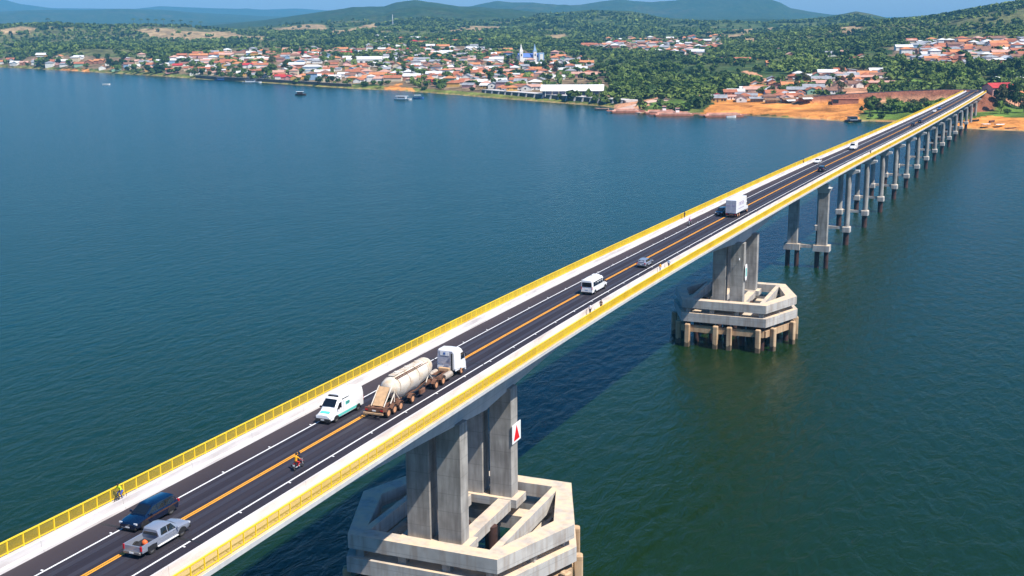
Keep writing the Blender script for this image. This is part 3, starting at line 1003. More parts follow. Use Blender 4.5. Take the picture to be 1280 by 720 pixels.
# ------------------------------------------------------------------ water
def water_mat():
    m = bpy.data.materials.new('river_water')
    m.use_nodes = True
    t = m.node_tree; b = t.nodes['Principled BSDF']
    b.inputs['Roughness'].default_value = .19
    b.inputs['IOR'].default_value = 1.33
    b.inputs['Specular IOR Level'].default_value = .27
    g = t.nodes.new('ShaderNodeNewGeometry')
    # sky-reflection difference painted into base colour: bluer left and far, olive near right
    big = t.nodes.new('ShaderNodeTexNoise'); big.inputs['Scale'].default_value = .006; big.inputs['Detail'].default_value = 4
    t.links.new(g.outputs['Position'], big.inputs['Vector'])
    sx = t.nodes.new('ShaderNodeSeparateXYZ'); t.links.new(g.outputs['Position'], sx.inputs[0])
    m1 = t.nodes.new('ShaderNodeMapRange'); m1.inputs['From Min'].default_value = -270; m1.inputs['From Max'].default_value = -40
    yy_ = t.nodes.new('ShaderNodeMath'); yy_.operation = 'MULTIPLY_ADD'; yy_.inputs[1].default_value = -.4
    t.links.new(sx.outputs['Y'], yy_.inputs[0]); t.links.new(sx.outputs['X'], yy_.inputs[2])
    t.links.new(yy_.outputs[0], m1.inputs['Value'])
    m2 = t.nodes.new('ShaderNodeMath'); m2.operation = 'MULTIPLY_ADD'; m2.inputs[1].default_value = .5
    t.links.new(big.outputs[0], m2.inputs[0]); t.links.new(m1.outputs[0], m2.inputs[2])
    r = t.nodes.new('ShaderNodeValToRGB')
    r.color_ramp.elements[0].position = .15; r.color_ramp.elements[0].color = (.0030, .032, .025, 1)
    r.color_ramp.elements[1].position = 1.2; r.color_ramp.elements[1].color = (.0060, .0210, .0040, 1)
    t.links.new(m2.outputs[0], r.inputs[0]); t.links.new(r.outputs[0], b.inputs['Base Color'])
    mp = t.nodes.new('ShaderNodeMapping'); mp.inputs['Rotation'].default_value = (0, 0, .5); mp.inputs['Scale'].default_value = (1, .45, 1)
    t.links.new(g.outputs['Position'], mp.inputs[0])
    a1 = t.nodes.new('ShaderNodeTexNoise'); a1.inputs['Scale'].default_value = .42; a1.inputs['Detail'].default_value = 6; a1.inputs['Roughness'].default_value = .6; a1.inputs['Distortion'].default_value = .6
    t.links.new(mp.outputs[0], a1.inputs['Vector'])
    mp2 = t.nodes.new('ShaderNodeMapping'); mp2.inputs['Rotation'].default_value = (0, 0, -.3); mp2.inputs['Scale'].default_value = (1, .6, 1)
    t.links.new(g.outputs['Position'], mp2.inputs[0])
    a2 = t.nodes.new('ShaderNodeTexNoise'); a2.inputs['Scale'].default_value = .05; a2.inputs['Detail'].default_value = 4
    t.links.new(mp2.outputs[0], a2.inputs['Vector'])
    sm_ = t.nodes.new('ShaderNodeMath'); sm_.operation = 'MULTIPLY_ADD'; sm_.inputs[1].default_value = .6
    t.links.new(a2.outputs[0], sm_.inputs[0]); t.links.new(a1.outputs[0], sm_.inputs[2])
    bp = t.nodes.new('ShaderNodeBump'); bp.inputs['Strength'].default_value = 1.0; bp.inputs['Distance'].default_value = .42
    t.links.new(sm_.outputs[0], bp.inputs['Height']); t.links.new(bp.outputs[0], b.inputs['Normal'])
    return m
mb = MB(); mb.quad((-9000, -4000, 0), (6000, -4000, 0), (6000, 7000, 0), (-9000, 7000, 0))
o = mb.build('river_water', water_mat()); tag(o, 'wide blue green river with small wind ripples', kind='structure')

# ------------------------------------------------------------------ vehicles (local +Y is forward)
def place(o, x, y, back=False):
    g = math.atan2(BZ(y + 3) - BZ(y - 3), 6)
    o.location = (BX(y) + x, y, BZ(y) + .008)
    o.rotation_euler = (-g, 0, BH(y) + PI) if back else (g, 0, BH(y))
    return o


_wm = {}
def wheel(parent, x, y, r=.36, wd=.24, dusty=False, dual=False):
    key = (r, wd, dusty, dual)
    if key not in _wm:
        ty = MB()
        n = 20
        prof = [(-wd / 2, r * .62), (-wd / 2, r * .93), (-wd * .32, r), (wd * .32, r), (wd / 2, r * .93), (wd / 2, r * .62)]
        ty.hull([[(px, pr * math.cos(2 * PI * i / n), pr * math.sin(2 * PI * i / n)) for i in range(n)] for px, pr in prof], cap=False)
        rm = MB()
        rp = [(-wd * .46, r * .64), (-wd * .36, r * .60), (-wd * .2, r * .3), (-wd * .3, r * .12), (wd * .3, r * .12), (wd * .2, r * .3), (wd * .36, r * .60), (wd * .46, r * .64)]
        rm.hull([[(px, pr * math.cos(2 * PI * i / n), pr * math.sin(2 * PI * i / n)) for i in range(n)] for px, pr in rp])
        _wm[key] = (ty.mesh('tyre', MT['dusty_tyre' if dusty else 'tyre'], 35), rm.mesh('rim', MT['dusty_rim' if dusty else 'rim'], 35))
    wo = bpy.data.objects.new('wheel', None); COL.objects.link(wo); wo.parent = parent; wo.location = (x, y, r)
    obj('tyre', _wm[key][0], wo); obj('rim', _wm[key][1], wo)
    return wo


def half(pts):
    """mirror a right-hand half outline (x >= 0, bottom to top) into a closed ring"""
    return pts + [(-x, z) for x, z in reversed(pts) if x > 1e-6]


def shell(mb, secs, mi=0):
    """secs: list of (y, [(x, z) ...half outline])"""
    return mb.hull([[(x, y, z) for x, z in half(h)] for y, h in secs], mi)


def lower_body(mb, L, W, zb, st):
    """st: list of (y, width factor, belt z, top z, bottom z)"""
    secs = []
    for y, wf, zbelt, ztop, z0 in st:
        w_ = W / 2 * wf
        secs.append((y, [(0.0001, z0), (w_ * .82, z0), (w_ * .97, z0 + .10), (w_, (z0 + zbelt) / 2), (w_ * .985, zbelt - .07), (w_ * .93, zbelt), (w_ * .80, ztop), (0.0001, ztop + .03)]))
    return shell(mb, secs)


def cabin(mb, st, W, zb):
    """greenhouse: list of (y, base half width, roof half width, roof z)"""
    secs = []
    for y, wb, wr, zr in st:
        secs.append((y, [(0.0001, zb), (wb, zb), (wb + (wr - wb) * .75, zb + (zr - zb) * .75), (wr, zb + (zr - zb) * .95), (wr * .86, zr), (0.0001, zr + .02)]))
    return shell(mb, secs)


def pane(name, parent, pts, m='glass', th=.012):
    """thin slab through four corner points"""
    p = [Vector(q) for q in pts]
    n = (p[1] - p[0]).cross(p[3] - p[0]).normalized()
    a = [tuple(q + n * th) for q in p]; b = [tuple(q - n * th) for q in p]
    return MB().hull([b, a]).build(name, MT[m], parent)


def side_panes(parent, cab, zb, splits, f0=.12, f1=.88, name='side_window'):
    """windows on both sides of a greenhouse; splits = list of (y0, y1, y0top, y1top)"""
    ys = [c[0] for c in cab]
    def at(y, f):
        wb = np.interp(y, ys, [c[1] for c in cab]); wr = np.interp(y, ys, [c[2] for c in cab]); zr = np.interp(y, ys, [c[3] for c in cab])
        return wb + (wr - wb) * f, zb + (zr - zb) * f
    for s in (-1, 1):
        for y0, y1, y2, y3 in splits:
            P = []
            for y, f in ((y0, f0), (y1, f0), (y3, f1), (y2, f1)):
                x, z = at(y, f)
                P.append((s * (x + .012), y, z))
            pane(name, parent, P)


def lamps(parent, W, yf, yr, zf, zr, lw=.34, lh=.16, tw=.22, th=.26):
    for s in (-1, 1):
        MB().box((s * (W / 2 - lw / 2 - .06), yf, zf), (lw, .10, lh)).build('headlight', MT['chrome'], parent, bevel=.02)
        MB().box((s * (W / 2 - tw / 2 - .03), yr, zr), (tw, .10, th)).build('taillight', MT['red_lamp'], parent, bevel=.02)


def mirrors(parent, x, y, z, m):
    for s in (-1, 1):
        MB().cbox((s * (x + .12), y, z), (.24, .12, .17), .03).build('mirror', m, parent)


def scale_y(o, k):
    o.scale = (1, k, 1)


def arches(mb, W, ys, r):
    for s in (-1, 1):
        for y in ys:
            n = 14
            ring = [(y + (r + .07) * math.cos(PI * i / n), r + (r + .07) * math.sin(PI * i / n)) for i in range(n + 1)]
            mb.hull([[(s * (W / 2 - .05), a, max(z, .2)) for a, z in ring], [(s * (W / 2 + .015), a, max(z, .2)) for a, z in ring]])


# --- silver double-cab pickup
def pickup(label):
    t = thing('pickup_truck', label, 'pickup')
    W = 1.94
    pm_ = MT['silver']
    mb = MB()
    lower_body(mb, 5.35, W, .5, [(-.72, .98, 1.06, 1.10, .42), (-.2, 1, 1.06, 1.10, .38), (1.35, 1, 1.07, 1.12, .38), (1.5, 1, 1.06, 1.13, .40), (2.2, .99, 1.0, 1.09, .42), (2.5, .95, .94, 1.02, .42), (2.66, .84, .80, .88, .46)])
    mb.build('body', pm_, t, 30)
    # load bed: floor, two sides, tailgate
    for s in (-1, 1):
        MB().hull([[(s * .80, y, .62), (s * .96, y, .50 if abs(y + 1.55) > .5 else .80), (s * .985, y, .85), (s * .95, y, 1.10), (s * .84, y, 1.10)] for y in (-2.60, -2.06, -2.04, -1.06, -1.04, -.70)]).build('bed_side', pm_, t, 30)
    MB().box((0, -1.62, .60), (1.66, 1.90, .08)).build('bed_floor', MT['plastic'], t)
    MB().cbox((0, -2.60, .86), (1.70, .09, .48), .03).build('tailgate', pm_, t)
    cab = [(-.74, .90, .66, 1.60), (-.62, .91, .70, 1.72), (.35, .92, .72, 1.76), (.75, .91, .68, 1.70), (1.52, .88, .74, 1.12)]
    mb = MB(); cabin(mb, cab, W, 1.05); mb.build('cab', pm_, t, 30)
    pane('windscreen', t, [(-.72, 1.42, 1.17), (.72, 1.42, 1.17), (.60, .86, 1.65), (-.60, .86, 1.65)])
    pane('rear_window', t, [(.74, -.765, 1.14), (-.74, -.765, 1.14), (-.60, -.70, 1.58), (.60, -.70, 1.58)])
    side_panes(t, cab, 1.05, [(-.55, .12, -.42, .12), (.2, 1.05, .2, .66)])
    mb = MB(); arches(mb, W, (-1.55, 1.68), .40); mb.build('wheel_arch', MT['plastic'], t)
    for x in (-.80, .80):
        for y in (-1.55, 1.68):
            wheel(t, x, y, .40, .26)
        MB().box((x * 1.2, .08, .40), (.16, 2.2, .06)).build('side_step', MT['white'], t)
    MB().cbox((0, -2.68, .52), (1.7, .16, .20), .04).build('rear_bumper', MT['rim'], t)
    MB().cbox((0, 2.66, .52), (1.8, .16, .26), .04).build('front_bumper', MT['plastic'], t)
    lamps(t, W, 2.60, -2.62, .86, .90, .36, .16, .17, .42)
    MB().box((0, -2.77, .54), (.42, .02, .13)).build('number_plate', MT['plate'], t)
    mirrors(t, .98, 1.05, 1.15, pm_)
    for s in (-1, 1):
        for y in (-.05, .75):
            MB().box((s * .975, y, 1.0), (.03, .18, .03)).build('door_handle', pm_, t)
    return t


o = place(pickup('silver double cab pickup with an open load bed beside the dark blue car'), 1.4, 74.95); scale_y(o, 1.2)
# things lying in its bed
mb = MB(); mb.hull([[(r * math.cos(a), r * math.sin(a) * .8, z) for a in [2 * PI * i / 10 for i in range(10)]] for r, z in ((.20, 0), (.27, .12), (.24, .30), (.12, .40), (.05, .44))])
ob = mb.build('load_bag', MT['orange'], None, 40, (BX(73.1) + 1.55, 73.15, BZ(73.15) + .66))
tag(ob, 'orange bag lying in the bed of the silver pickup', 'bag')

# --- cars
def car(label, paint, L=4.5, W=1.85, H=1.5, kind='suv', name='car', detail=True, cat='car'):
    t = thing(name, label, cat)
    h = L / 2
    belt = H * .61
    hood = belt + .02
    mb = MB()
    hatch = kind in ('suv', 'hatch')
    rear_top = belt + .04 if hatch else belt - .02
    fb = h * .34 if kind != 'sedan' else h * .36   # windscreen base
    lower_body(mb, L, W, .3, [(-h, .86, belt - .16, belt - .08, .36), (-h + .12, .95, belt - .02, rear_top, .28), (-h * .6, 1, belt, rear_top, .24), (0, 1, belt, belt + .04, .22), (h * .42, 1, belt - .02, hood, .22), (h * .72, .98, belt - .10, hood - .07, .24), (h - .12, .92, belt - .22, hood - .20, .28), (h, .78, belt - .34, belt - .32, .34)])
    mb.build('body', paint, t, 28)
    if hatch:
        cab = [(-h + .10, W * .40, W * .33, belt + (H - belt) * .30), (-h + .40, W * .45, W * .35, H - .05), (-h * .2, W * .46, W * .37, H), (h * .12, W * .46, W * .36, H - .03), (h * .52, W * .43, W * .38, belt + .05)]
    else:
        cab = [(-h * .72, W * .42, W * .36, belt + .06), (-h * .38, W * .45, W * .34, H - .04), (0, W * .46, W * .36, H), (h * .12, W * .46, W * .35, H - .03), (h * .52, W * .43, W * .38, belt + .05)]
    mb = MB(); cabin(mb, cab, W, belt - .03); mb.build('roof', paint, t, 28)
    zb = belt - .03
    pane('windscreen', t, [(-W * .37, h * .50, belt + .10), (W * .37, h * .50, belt + .10), (W * .31, h * .17, H - .055), (-W * .31, h * .17, H - .055)])
    if hatch:
        pane('rear_window', t, [(W * .34, -h + .085, belt + .12), (-W * .34, -h + .085, belt + .12), (-W * .30, -h + .33, H - .13), (W * .30, -h + .33, H - .13)])
        side_panes(t, cab, zb, [(-h + .55, -h * .36, -h + .62, -h * .36), (-h * .32, -.02, -h * .32, -.02), (.05, h * .40, .05, h * .17)], .18)
    else:
        pane('rear_window', t, [(W * .34, -h * .70, belt + .10), (-W * .34, -h * .70, belt + .10), (-W * .30, -h * .42, H - .08), (W * .30, -h * .42, H - .08)])
        side_panes(t, cab, zb, [(-h * .5, -.05, -h * .34, -.05), (.03, h * .40, .03, h * .17)], .18)
    r = .34 if kind != 'suv' else .37
    mb = MB(); arches(mb, W, (-h * .60, h * .62), r); mb.build('wheel_arch', MT['plastic'], t)
    for x in (-1, 1):
        for y in (-h * .60, h * .62):
            wheel(t, x * (W / 2 - .14), y, r, .23)
    lamps(t, W, h - .10, -h + .03, belt - .26, belt - .06)
    MB().box((0, h - .01, .45), (.42, .03, .12)).build('number_plate', MT['plate'], t)
    MB().box((0, -h + .0, .62), (.42, .03, .12)).build('number_plate', MT['plate'], t)
    MB().cbox((0, h - .10, .36), (W * .84, .18, .20), .05).build('front_bumper', MT['plastic'], t)
    MB().cbox((0, -h + .08, .40), (W * .86, .18, .22), .05).build('rear_bumper', MT['plastic'], t)
    mirrors(t, W / 2, h * .36, belt + .08, paint)
    return t


o = place(car('dark blue hatchback suv driving towards the viewer beside the silver pickup', MT['navy'], 4.85, 2.0, 1.68, 'suv'), -2.55, 78.8, True); scale_y(o, 1.2)
o = place(car('silver blue hatchback following ahead of the white minibus', MT['silver'], 4.1, 1.8, 1.5, 'hatch'), 2.2, 212.0); scale_y(o, 1.18)
o = place(car('white car driving close along the far kerb of the bridge', MT['white'], 4.4, 1.8, 1.46, 'sedan'), -4.3, 410.0, True); scale_y(o, 1.2)
o = place(car('black suv driving away beyond the white box truck', MT['dark_car'], 4.7, 1.95, 1.75, 'suv'), 2.0, 384.0); scale_y(o, 1.2)
o = place(car('dark car with pale bonnet passing close beside the white box truck', MT['dark_car'], 4.6, 1.9, 1.6, 'suv'), -2.0, 281.0, True); scale_y(o, 1.2)
o = place(car('black sedan leading a short file near the far bridge end', MT['dark_car'], 4.5, 1.85, 1.5, 'sedan'), 1.7, 642.0); scale_y(o, 1.2)
o = place(car('black hatchback tailing the black sedan near the far bridge end', MT['dark_car'], 4.2, 1.85, 1.6, 'hatch'), 1.6, 615.0); scale_y(o, 1.2)
o = place(car('white hatchback driving towards us near the far bridge end', MT['white'], 4.3, 1.85, 1.6, 'hatch'), -1.4, 738.0, True); scale_y(o, 1.2)
o = place(car('blue sedan following the white hatchback near the far bridge end', MT['blue_car'], 4.4, 1.85, 1.5, 'sedan'), -1.4, 766.0, True); scale_y(o, 1.2)


# --- vans
def van(label, name='van', minibus=False, livery=False, cat='van'):
    t = thing(name, label, cat)
    W = 2.06
    P = MT['white']
    H = 2.55
    def sec(y, wf, ztop, z0=.32, wt=.86):
        w_ = W / 2 * wf
        zz = max(ztop, 1.0)
        return (y, [(0.0001, z0), (w_ * .9, z0), (w_, z0 + .12), (w_, min(1.15, zz * .62)), (w_ * .98, zz * .66 + .2 if zz > 2 else zz * .8), (w_ * wt, zz - .14), (w_ * wt * .86, zz - .02), (0.0001, zz + .02)])
    mb = MB()
    shell(mb, [sec(-3.0, .95, H - .12), sec(-2.9, .99, H), sec(-1, 1, H + .04), (sec(.9, 1, H)), sec(1.25, .99, H - .14), sec(1.95, .97, 1.55, wt=.88), sec(2.05, .97, 1.38, wt=.86), sec(2.75, .93, 1.05, wt=.8), sec(2.98, .82, .82, .4, .8)])
    mb.build('body', P, t, 30)
    pane('windscreen', t, [(-.80, 1.93, 1.655), (.80, 1.93, 1.655), (.73, 1.36, 2.345), (-.73, 1.36, 2.345)])
    for s in (-1, 1):
        pane('side_window', t, [(s * 1.025, 1.0, 1.42), (s * 1.01, 1.82, 1.42), (s * .985, 1.36, 2.0), (s * .985, 1.0, 2.0)])
        if minibus:
            for a, b in ((-2.65, -1.75), (-1.70, -.85), (-.80, .12), (.18, .88)):
                pane('side_window', t, [(s * 1.038, a, 1.40), (s * 1.038, b, 1.40), (s * .975, b, 2.12), (s * .975, a, 2.12)])
    if minibus:
        pane('rear_window', t, [(-.84, -2.975, 1.36), (.84, -2.975, 1.36), (.78, -2.975, 2.12), (-.78, -2.975, 2.12)], th=.05)
        MB().cbox((0, .35, H + .12), (1.1, .8, .16), .05).build('roof_unit', P, t)
        MB().box((0, -3.0, .95), (.50, .05, .14)).build('number_plate', MT['plate'], t)
    else:
        MB().cbox((0, .45, H + .16), (1.25, 1.0, .26), .08).build('roof_unit', P, t)
        MB().cbox((0, 1.02, H + .05), (1.3, .12, .12), .03).build('light_bar', MT['plastic'], t)
    mb = MB(); arches(mb, W, (-1.95, 1.98), .36); mb.build('wheel_arch', MT['plastic'], t)
    for x in (-1, 1):
        for y in (-1.95, 1.98):
            wheel(t, x * .92, y, .36, .24)
    MB().cbox((0, 2.93, .48), (1.86, .22, .34), .06).build('front_bumper', MT['plastic'], t)
    MB().cbox((0, -2.99, .42), (1.86, .16, .22), .04).build('rear_bumper', MT['plastic'], t)
    MB().box((0, 3.045, .52), (.42, .03, .13)).build('number_plate', MT['plate'], t)
    lamps(t, W, 2.80, -2.97, .80, 1.15, .34, .2, .12, .5)
    mirrors(t, 1.03, 1.75, 1.5, MT['plastic'])
    if livery:
        MB().box((0, 2.50, 1.205), (1.15, .34, .012), rx=-.42).build('bonnet_lettering', MT['teal'], t)
        for s in (-1, 1):
            MB().box((s * 1.028, -.3, .62), (.02, 4.0, .28)).build('side_stripe', MT['teal'], t)
            MB().box((s * 1.022, .0, 1.62), (.02, .66, .40)).build('side_emblem', MT['teal'], t)
            m2 = MB()
            for k in range(5):
                m2.box((s * 1.035, .16 - k * .13, 1.64), (.012, .06, .2 if k % 2 else .28))
            m2.build('emblem_lettering', MT['dark_text'], t)
            m2 = MB()
            for k in range(6):
                m2.box((s * 1.000, .88, .75 + .24 * k), (.05, .36, .03))
            for dy in (-.18, .18):
                m2.box((s * 1.02, .88 + dy, 1.36), (.05, .03, 1.5))
            m2.build('side_ladder', MT['grey_alu'], t)
            m2 = MB()
            for k in range(7):
                m2.box((s * .958, .75 - k * .17, 2.24), (.03, .11, .15 - .03 * (k % 3)))
            m2.build('side_lettering', MT['dark_text'], t)
    return t


o = place(van('white high roof van with teal lettering oncoming beside the tanker lorry', livery=True), -2.6, 111.5, True); scale_y(o, 1.22)
o = place(van('white minibus with dark side windows driving away behind the silver hatchback', 'minibus', True, cat='minibus'), 1.4, 187.2); scale_y(o, 1.25)
o = place(van('white van with dark windscreen oncoming alone on the far half of the bridge'), -2.4, 469.0, True); scale_y(o, 1.2)


# --- white box truck
t = thing('box_truck', 'white box truck with faded lettering on its cargo body', 'truck')
MB().box((0, -1.3, .82), (.9, 9.6, .26)).build('chassis', MT['chassis'], t)
MB().cbox((0, -2.0, 2.62), (2.55, 8.2, 3.1), .05).build('cargo_box', MT['white'], t)
for s in (-1, 1):
    MB().box((s * .62, -6.115, 2.62), (1.16, .03, 2.86)).build('rear_door', MT['grey_alu'], t)
    m2 = MB()
    for k in range(4):
        m2.box((s * .62 - .3 + k * .2, -6.14, 2.85), (.13, .02, .2))
    m2.build('door_lettering', MT['lettering'], t)
    m2 = MB()
    for k in range(7):
        y0 = -4.2 + k * .62
        m2.box((s * 1.285, y0, 3.05), (.02, .10, .9)); m2.box((s * 1.285, y0 + .18, 3.05 + .3 * (k % 2)), (.02, .34, .12))
        if k % 3:
            m2.box((s * 1.285, y0 + .36, 3.0), (.02, .09, .7))
    for k in range(9):
        m2.box((s * 1.285, -4.3 + k * .5, 1.95), (.02, .3, .16))
    m2.build('side_lettering', MT['lettering'], t)
    MB().box((s * 1.0, -6.1, .86), (.3, .06, .16)).build('taillight', MT['red_lamp'], t)
mb = MB()
shell(mb, [(2.25, [(.0001, .75), (1.1, .75), (1.15, 1.0), (1.14, 1.9), (1.0, 2.75), (.8, 2.85), (.0001, 2.88)]), (3.3, [(.0001, .6), (1.1, .6), (1.15, .9), (1.13, 1.8), (1.0, 2.7), (.8, 2.8), (.0001, 2.82)]), (4.0, [(.0001, .5), (1.05, .5), (1.12, .8), (1.1, 1.5), (.98, 1.75), (.85, 1.8), (.0001, 1.84)])])
mb.build('cab', MT['white'], t, 30)
pane('windscreen', t, [(-.95, 3.93, 1.86), (.95, 3.93, 1.86), (.85, 3.38, 2.66), (-.85, 3.38, 2.66)], th=.03)
for s in (-1, 1):
    pane('side_window', t, [(s * 1.14, 2.6, 1.75), (s * 1.13, 3.6, 1.75), (s * 1.04, 3.2, 2.5), (s * 1.03, 2.6, 2.5)])
    MB().box((s * .85, 4.0, .95), (.4, .08, .2)).build('headlight', MT['chrome'], t)
MB().cbox((0, 4.0, .55), (2.2, .2, .3), .05).build('front_bumper', MT['plastic'], t)
MB().box((0, -6.0, .52), (2.4, .14, .16)).build('rear_bumper', MT['chassis'], t)
for x in (-1.05, 1.05):
    for y in (-4.6, -3.3, 3.1):
        wheel(t, x, y, .48, .34, True)
mirrors(t, 1.18, 3.5, 2.2, MT['plastic'])
o = place(t, 1.55, 283.0); scale_y(o, 1.15)

# --- bulk tanker: tractor and silo trailer
t = thing('tanker_lorry', 'dusty white tractor pulling a cream silo tanker trailer over the bridge', 'lorry')
# positions along y, rear bumper at 0
mb = MB()
for s in (-1, 1):
    mb.box((s * .48, 15.6, .92), (.14, 8.2, .28))
for y in (12.2, 14.6, 17.2, 19.2):
    mb.box((0, y, .92), (.9, .14, .24))
mb.build('tractor_frame', MT['chassis'], t)
mb = MB()
secs = []
for y, w_, zt, zb_ in ((18.0, 1.18, 3.35, 1.0), (18.15, 1.24, 3.6, .95), (19.6, 1.26, 3.62, .8), (20.2, 1.26, 3.3, .6), (20.85, 1.25, 2.55, .5), (21.15, 1.22, 1.75, .45), (21.2, 1.16, 1.2, .5)):
    secs.append((y, [(.0001, zb_), (w_ * .9, zb_), (w_, zb_ + .15), (w_, zb_ + (zt - zb_) * .6), (w_ * .95, zt - .25), (w_ * .84, zt - .05), (.0001, zt)]))
shell(mb, secs)
mb.build('cab', MT['white'], t, 30)
pane('windscreen', t, [(-1.05, 20.98, 2.30), (1.05, 20.98, 2.30), (.98, 20.42, 3.15), (-.98, 20.42, 3.15)], th=.04)
for s in (-1, 1):
    pane('side_window', t, [(s * 1.275, 19.6, 2.0), (s * 1.27, 20.75, 2.0), (s * 1.25, 20.35, 2.85), (s * 1.24, 19.6, 2.85)])
    MB().box((s * .98, 21.15, .98), (.36, .1, .2)).build('headlight', MT['chrome'], t)
    MB().box((s * 1.18, 18.9, 1.35), (.06, 1.4, 1.1)).build('side_fairing', MT['white'], t)
    MB().tube((s * 1.0, 15.3, .80), (s * 1.0, 17.2, .80), .40, n=16).build('fuel_tank', MT['tank_al'], t, 40)
    MB().box((s * 1.22, 20.2, .55), (.08, .5, .2)).build('cab_step', MT['plastic'], t)
MB().box((-.1, 17.97, 2.6), (2.0, .05, 1.6)).build('cab_back_panel', MT['grey_alu'], t)
MB().box((-.15, 17.93, 3.05), (1.2, .05, .5)).build('air_deflector_panel', MT['white'], t)
MB().box((-.15, 17.895, 3.08), (.28, .03, .28)).build('emblem', MT['blue_car'], t)
MB().tube((.95, 17.7, 1.0), (.95, 17.7, 3.2), .12, n=10).build('exhaust_stack', MT['plastic'], t, 40)
MB().cbox((0, 17.5, 1.22), (1.5, .4, .36), .06).build('air_hose_rack', MT['tan_board'], t)
MB().cbox((0, 13.9, 1.16), (1.0, 1.3, .18), .05).build('fifth_wheel', MT['plastic'], t)
MB().cbox((0, 21.22, .55), (2.4, .2, .4), .08).build('front_bumper', MT['white'], t)
mirrors(t, 1.3, 20.7, 2.5, MT['plastic'])
for y in (13.0, 14.85, 19.9):
    for x in (-1.03, 1.03):
        wheel(t, x, y, .54, .42, True)
    for s in (-1, 1):
        if y < 19:
            MB().hull([[(s * .78, y + .68 * math.cos(a), .54 + .68 * math.sin(a)) for a in [PI * k / 8 for k in range(1, 8)]] + [(s * .78, y + .64 * math.cos(a), .54 + .64 * math.sin(a)) for a in [PI * k / 8 for k in range(7, 0, -1)]],
                       [(s * 1.27, y + .68 * math.cos(a), .54 + .68 * math.sin(a)) for a in [PI * k / 8 for k in range(1, 8)]] + [(s * 1.27, y + .64 * math.cos(a), .54 + .64 * math.sin(a)) for a in [PI * k / 8 for k in range(7, 0, -1)]]]).build('mudguard', MT['chassis'], t)
# trailer
mb = MB()
for s in (-1, 1):
    mb.box((s * .5, 7.0, 1.12), (.16, 13.4, .30))
for y in (.8, 2.6, 4.6, 6.4, 8.4, 10.4, 12.6):
    mb.box((0, y, 1.12), (1.0, .16, .24))
mb.build('trailer_frame', MT['chassis'], t)
mb = MB()
rings = []
n = 20
for y, R, zc, low in ((3.0, .35, 2.75, 0), (3.15, .72, 2.72, 0), (3.5, .98, 2.70, .1), (4.3, 1.14, 2.66, .35), (5.6, 1.20, 2.62, .75), (6.6, 1.22, 2.62, .50), (7.6, 1.22, 2.66, .42), (8.8, 1.22, 2.68, .75), (9.8, 1.20, 2.74, .50), (11.2, 1.17, 2.86, .35), (12.2, 1.08, 2.98, .12), (12.7, .86, 3.02, 0), (12.95, .4, 3.04, 0)):
    ring = []
    for i in range(n):
        a = 2 * PI * i / n
        x, z = R * math.cos(a), R * math.sin(a)
        if z < 0 and low:
            z -= low * (-math.sin(a)) ** 1.5
            x *= 1 - .25 * low * (-math.sin(a)) ** 2
        ring.append((x, y, zc + z))
    rings.append(ring)
mb.hull(rings)
mb.build('silo_tank', MT['dusty_white'], t, 50)
mb = MB()
mb.box((0, 8.0, 3.93), (.7, 7.6, .06))
for k in range(16):
    mb.box((0, 4.4 + .48 * k, 3.98), (.74, .05, .05))
mb.build('roof_walkway', MT['dusty_white'], t)
mb = MB()
mb.box((.62, 7.9, 3.78), (.10, 7.6, .05)); mb.box((.80, 7.9, 3.68), (.06, 7.6, .05))
for k in range(20):
    mb.box((.70, 4.3 + .38 * k, 3.73), (.28, .05, .04))
mb.build('side_ladder_rail', MT['chassis'], t)
for y in (4.35, 6.6, 8.8, 11.1):
    R_ = 1.235 if 5 < y < 10.5 else 1.18
    zc_ = 2.66 if y < 8 else 2.72 if y < 10 else 2.85
    MB().hull([[(R_ * k_ * math.cos(a), yy, zc_ + R_ * k_ * math.sin(a)) for a in [PI * i / 14 - .15 * PI + .3 * PI * i / 14 for i in range(15)]] for yy, k_ in ((y - .05, .97), (y - .05, 1.012), (y + .05, 1.012), (y + .05, .97))], cap=False, closed=False).build('tank_band', MT['tank_al'], t)
for s in (-1, 1):
    m2 = MB(); m2.tube((s * .7, 5.6, 1.1), (s * .9, 8.8, 1.05), .09, n=8); m2.tube((s * .9, 8.8, 1.05), (s * .75, 11.0, 1.3), .09, n=8); m2.build('discharge_hose', MT['plastic'], t)
for y in (5.6, 8.0, 10.4):
    MB().tube((0, y, 3.75), (0, y, 4.06), .34, n=14).build('hatch', MT['dusty_white'], t, 40)
MB().hull([[(x, 1.0, 1.34), (x, 1.1, 1.24), (x, 2.75, 3.0), (x, 2.65, 3.08)] for x in (-.62, .62)]).build('rear_ladder_board', MT['tan_board'], t)
for s in (-1, 1):
    m2 = MB()
    m2.tube((s * .80, 1.0, 1.25), (s * .80, 2.9, 3.1), .07, n=6); m2.tube((s * .92, 3.2, 1.25), (s * .92, 3.2, 2.6), .07, n=6); m2.tube((s * .92, 3.2, 2.5), (s * .92, 4.3, 1.3), .07, n=6)
    m2.tube((s * .92, 3.2, 2.2), (s * .92, 2.3, 1.3), .07, n=6)
    m2.tube((s * .75, 11.9, 2.2), (s * .75, 12.9, 1.3), .07, n=6); m2.tube((s * .75, 11.9, 2.2), (s * .75, 11.2, 1.3), .07, n=6)
    m2.build('tank_support', MT['dusty_white'], t)
    MB().cbox((s * 1.05, 9.6, .75), (.3, 1.2, .5), .05).build('tool_box', MT['chassis'], t)
MB().box((0, .05, .72), (2.45, .16, .18)).build('rear_bumper', MT['tan_board'], t)
MB().box((0, .35, 1.1), (2.3, .2, .45)).build('rear_frame', MT['chassis'], t)
MB().box((0, .235, 1.0), (.45, .03, .14)).build('number_plate', MT['plate'], t)
for s in (-1, 1):
    MB().box((s * .95, .23, 1.05), (.34, .04, .14)).build('taillight', MT['red_lamp'], t)
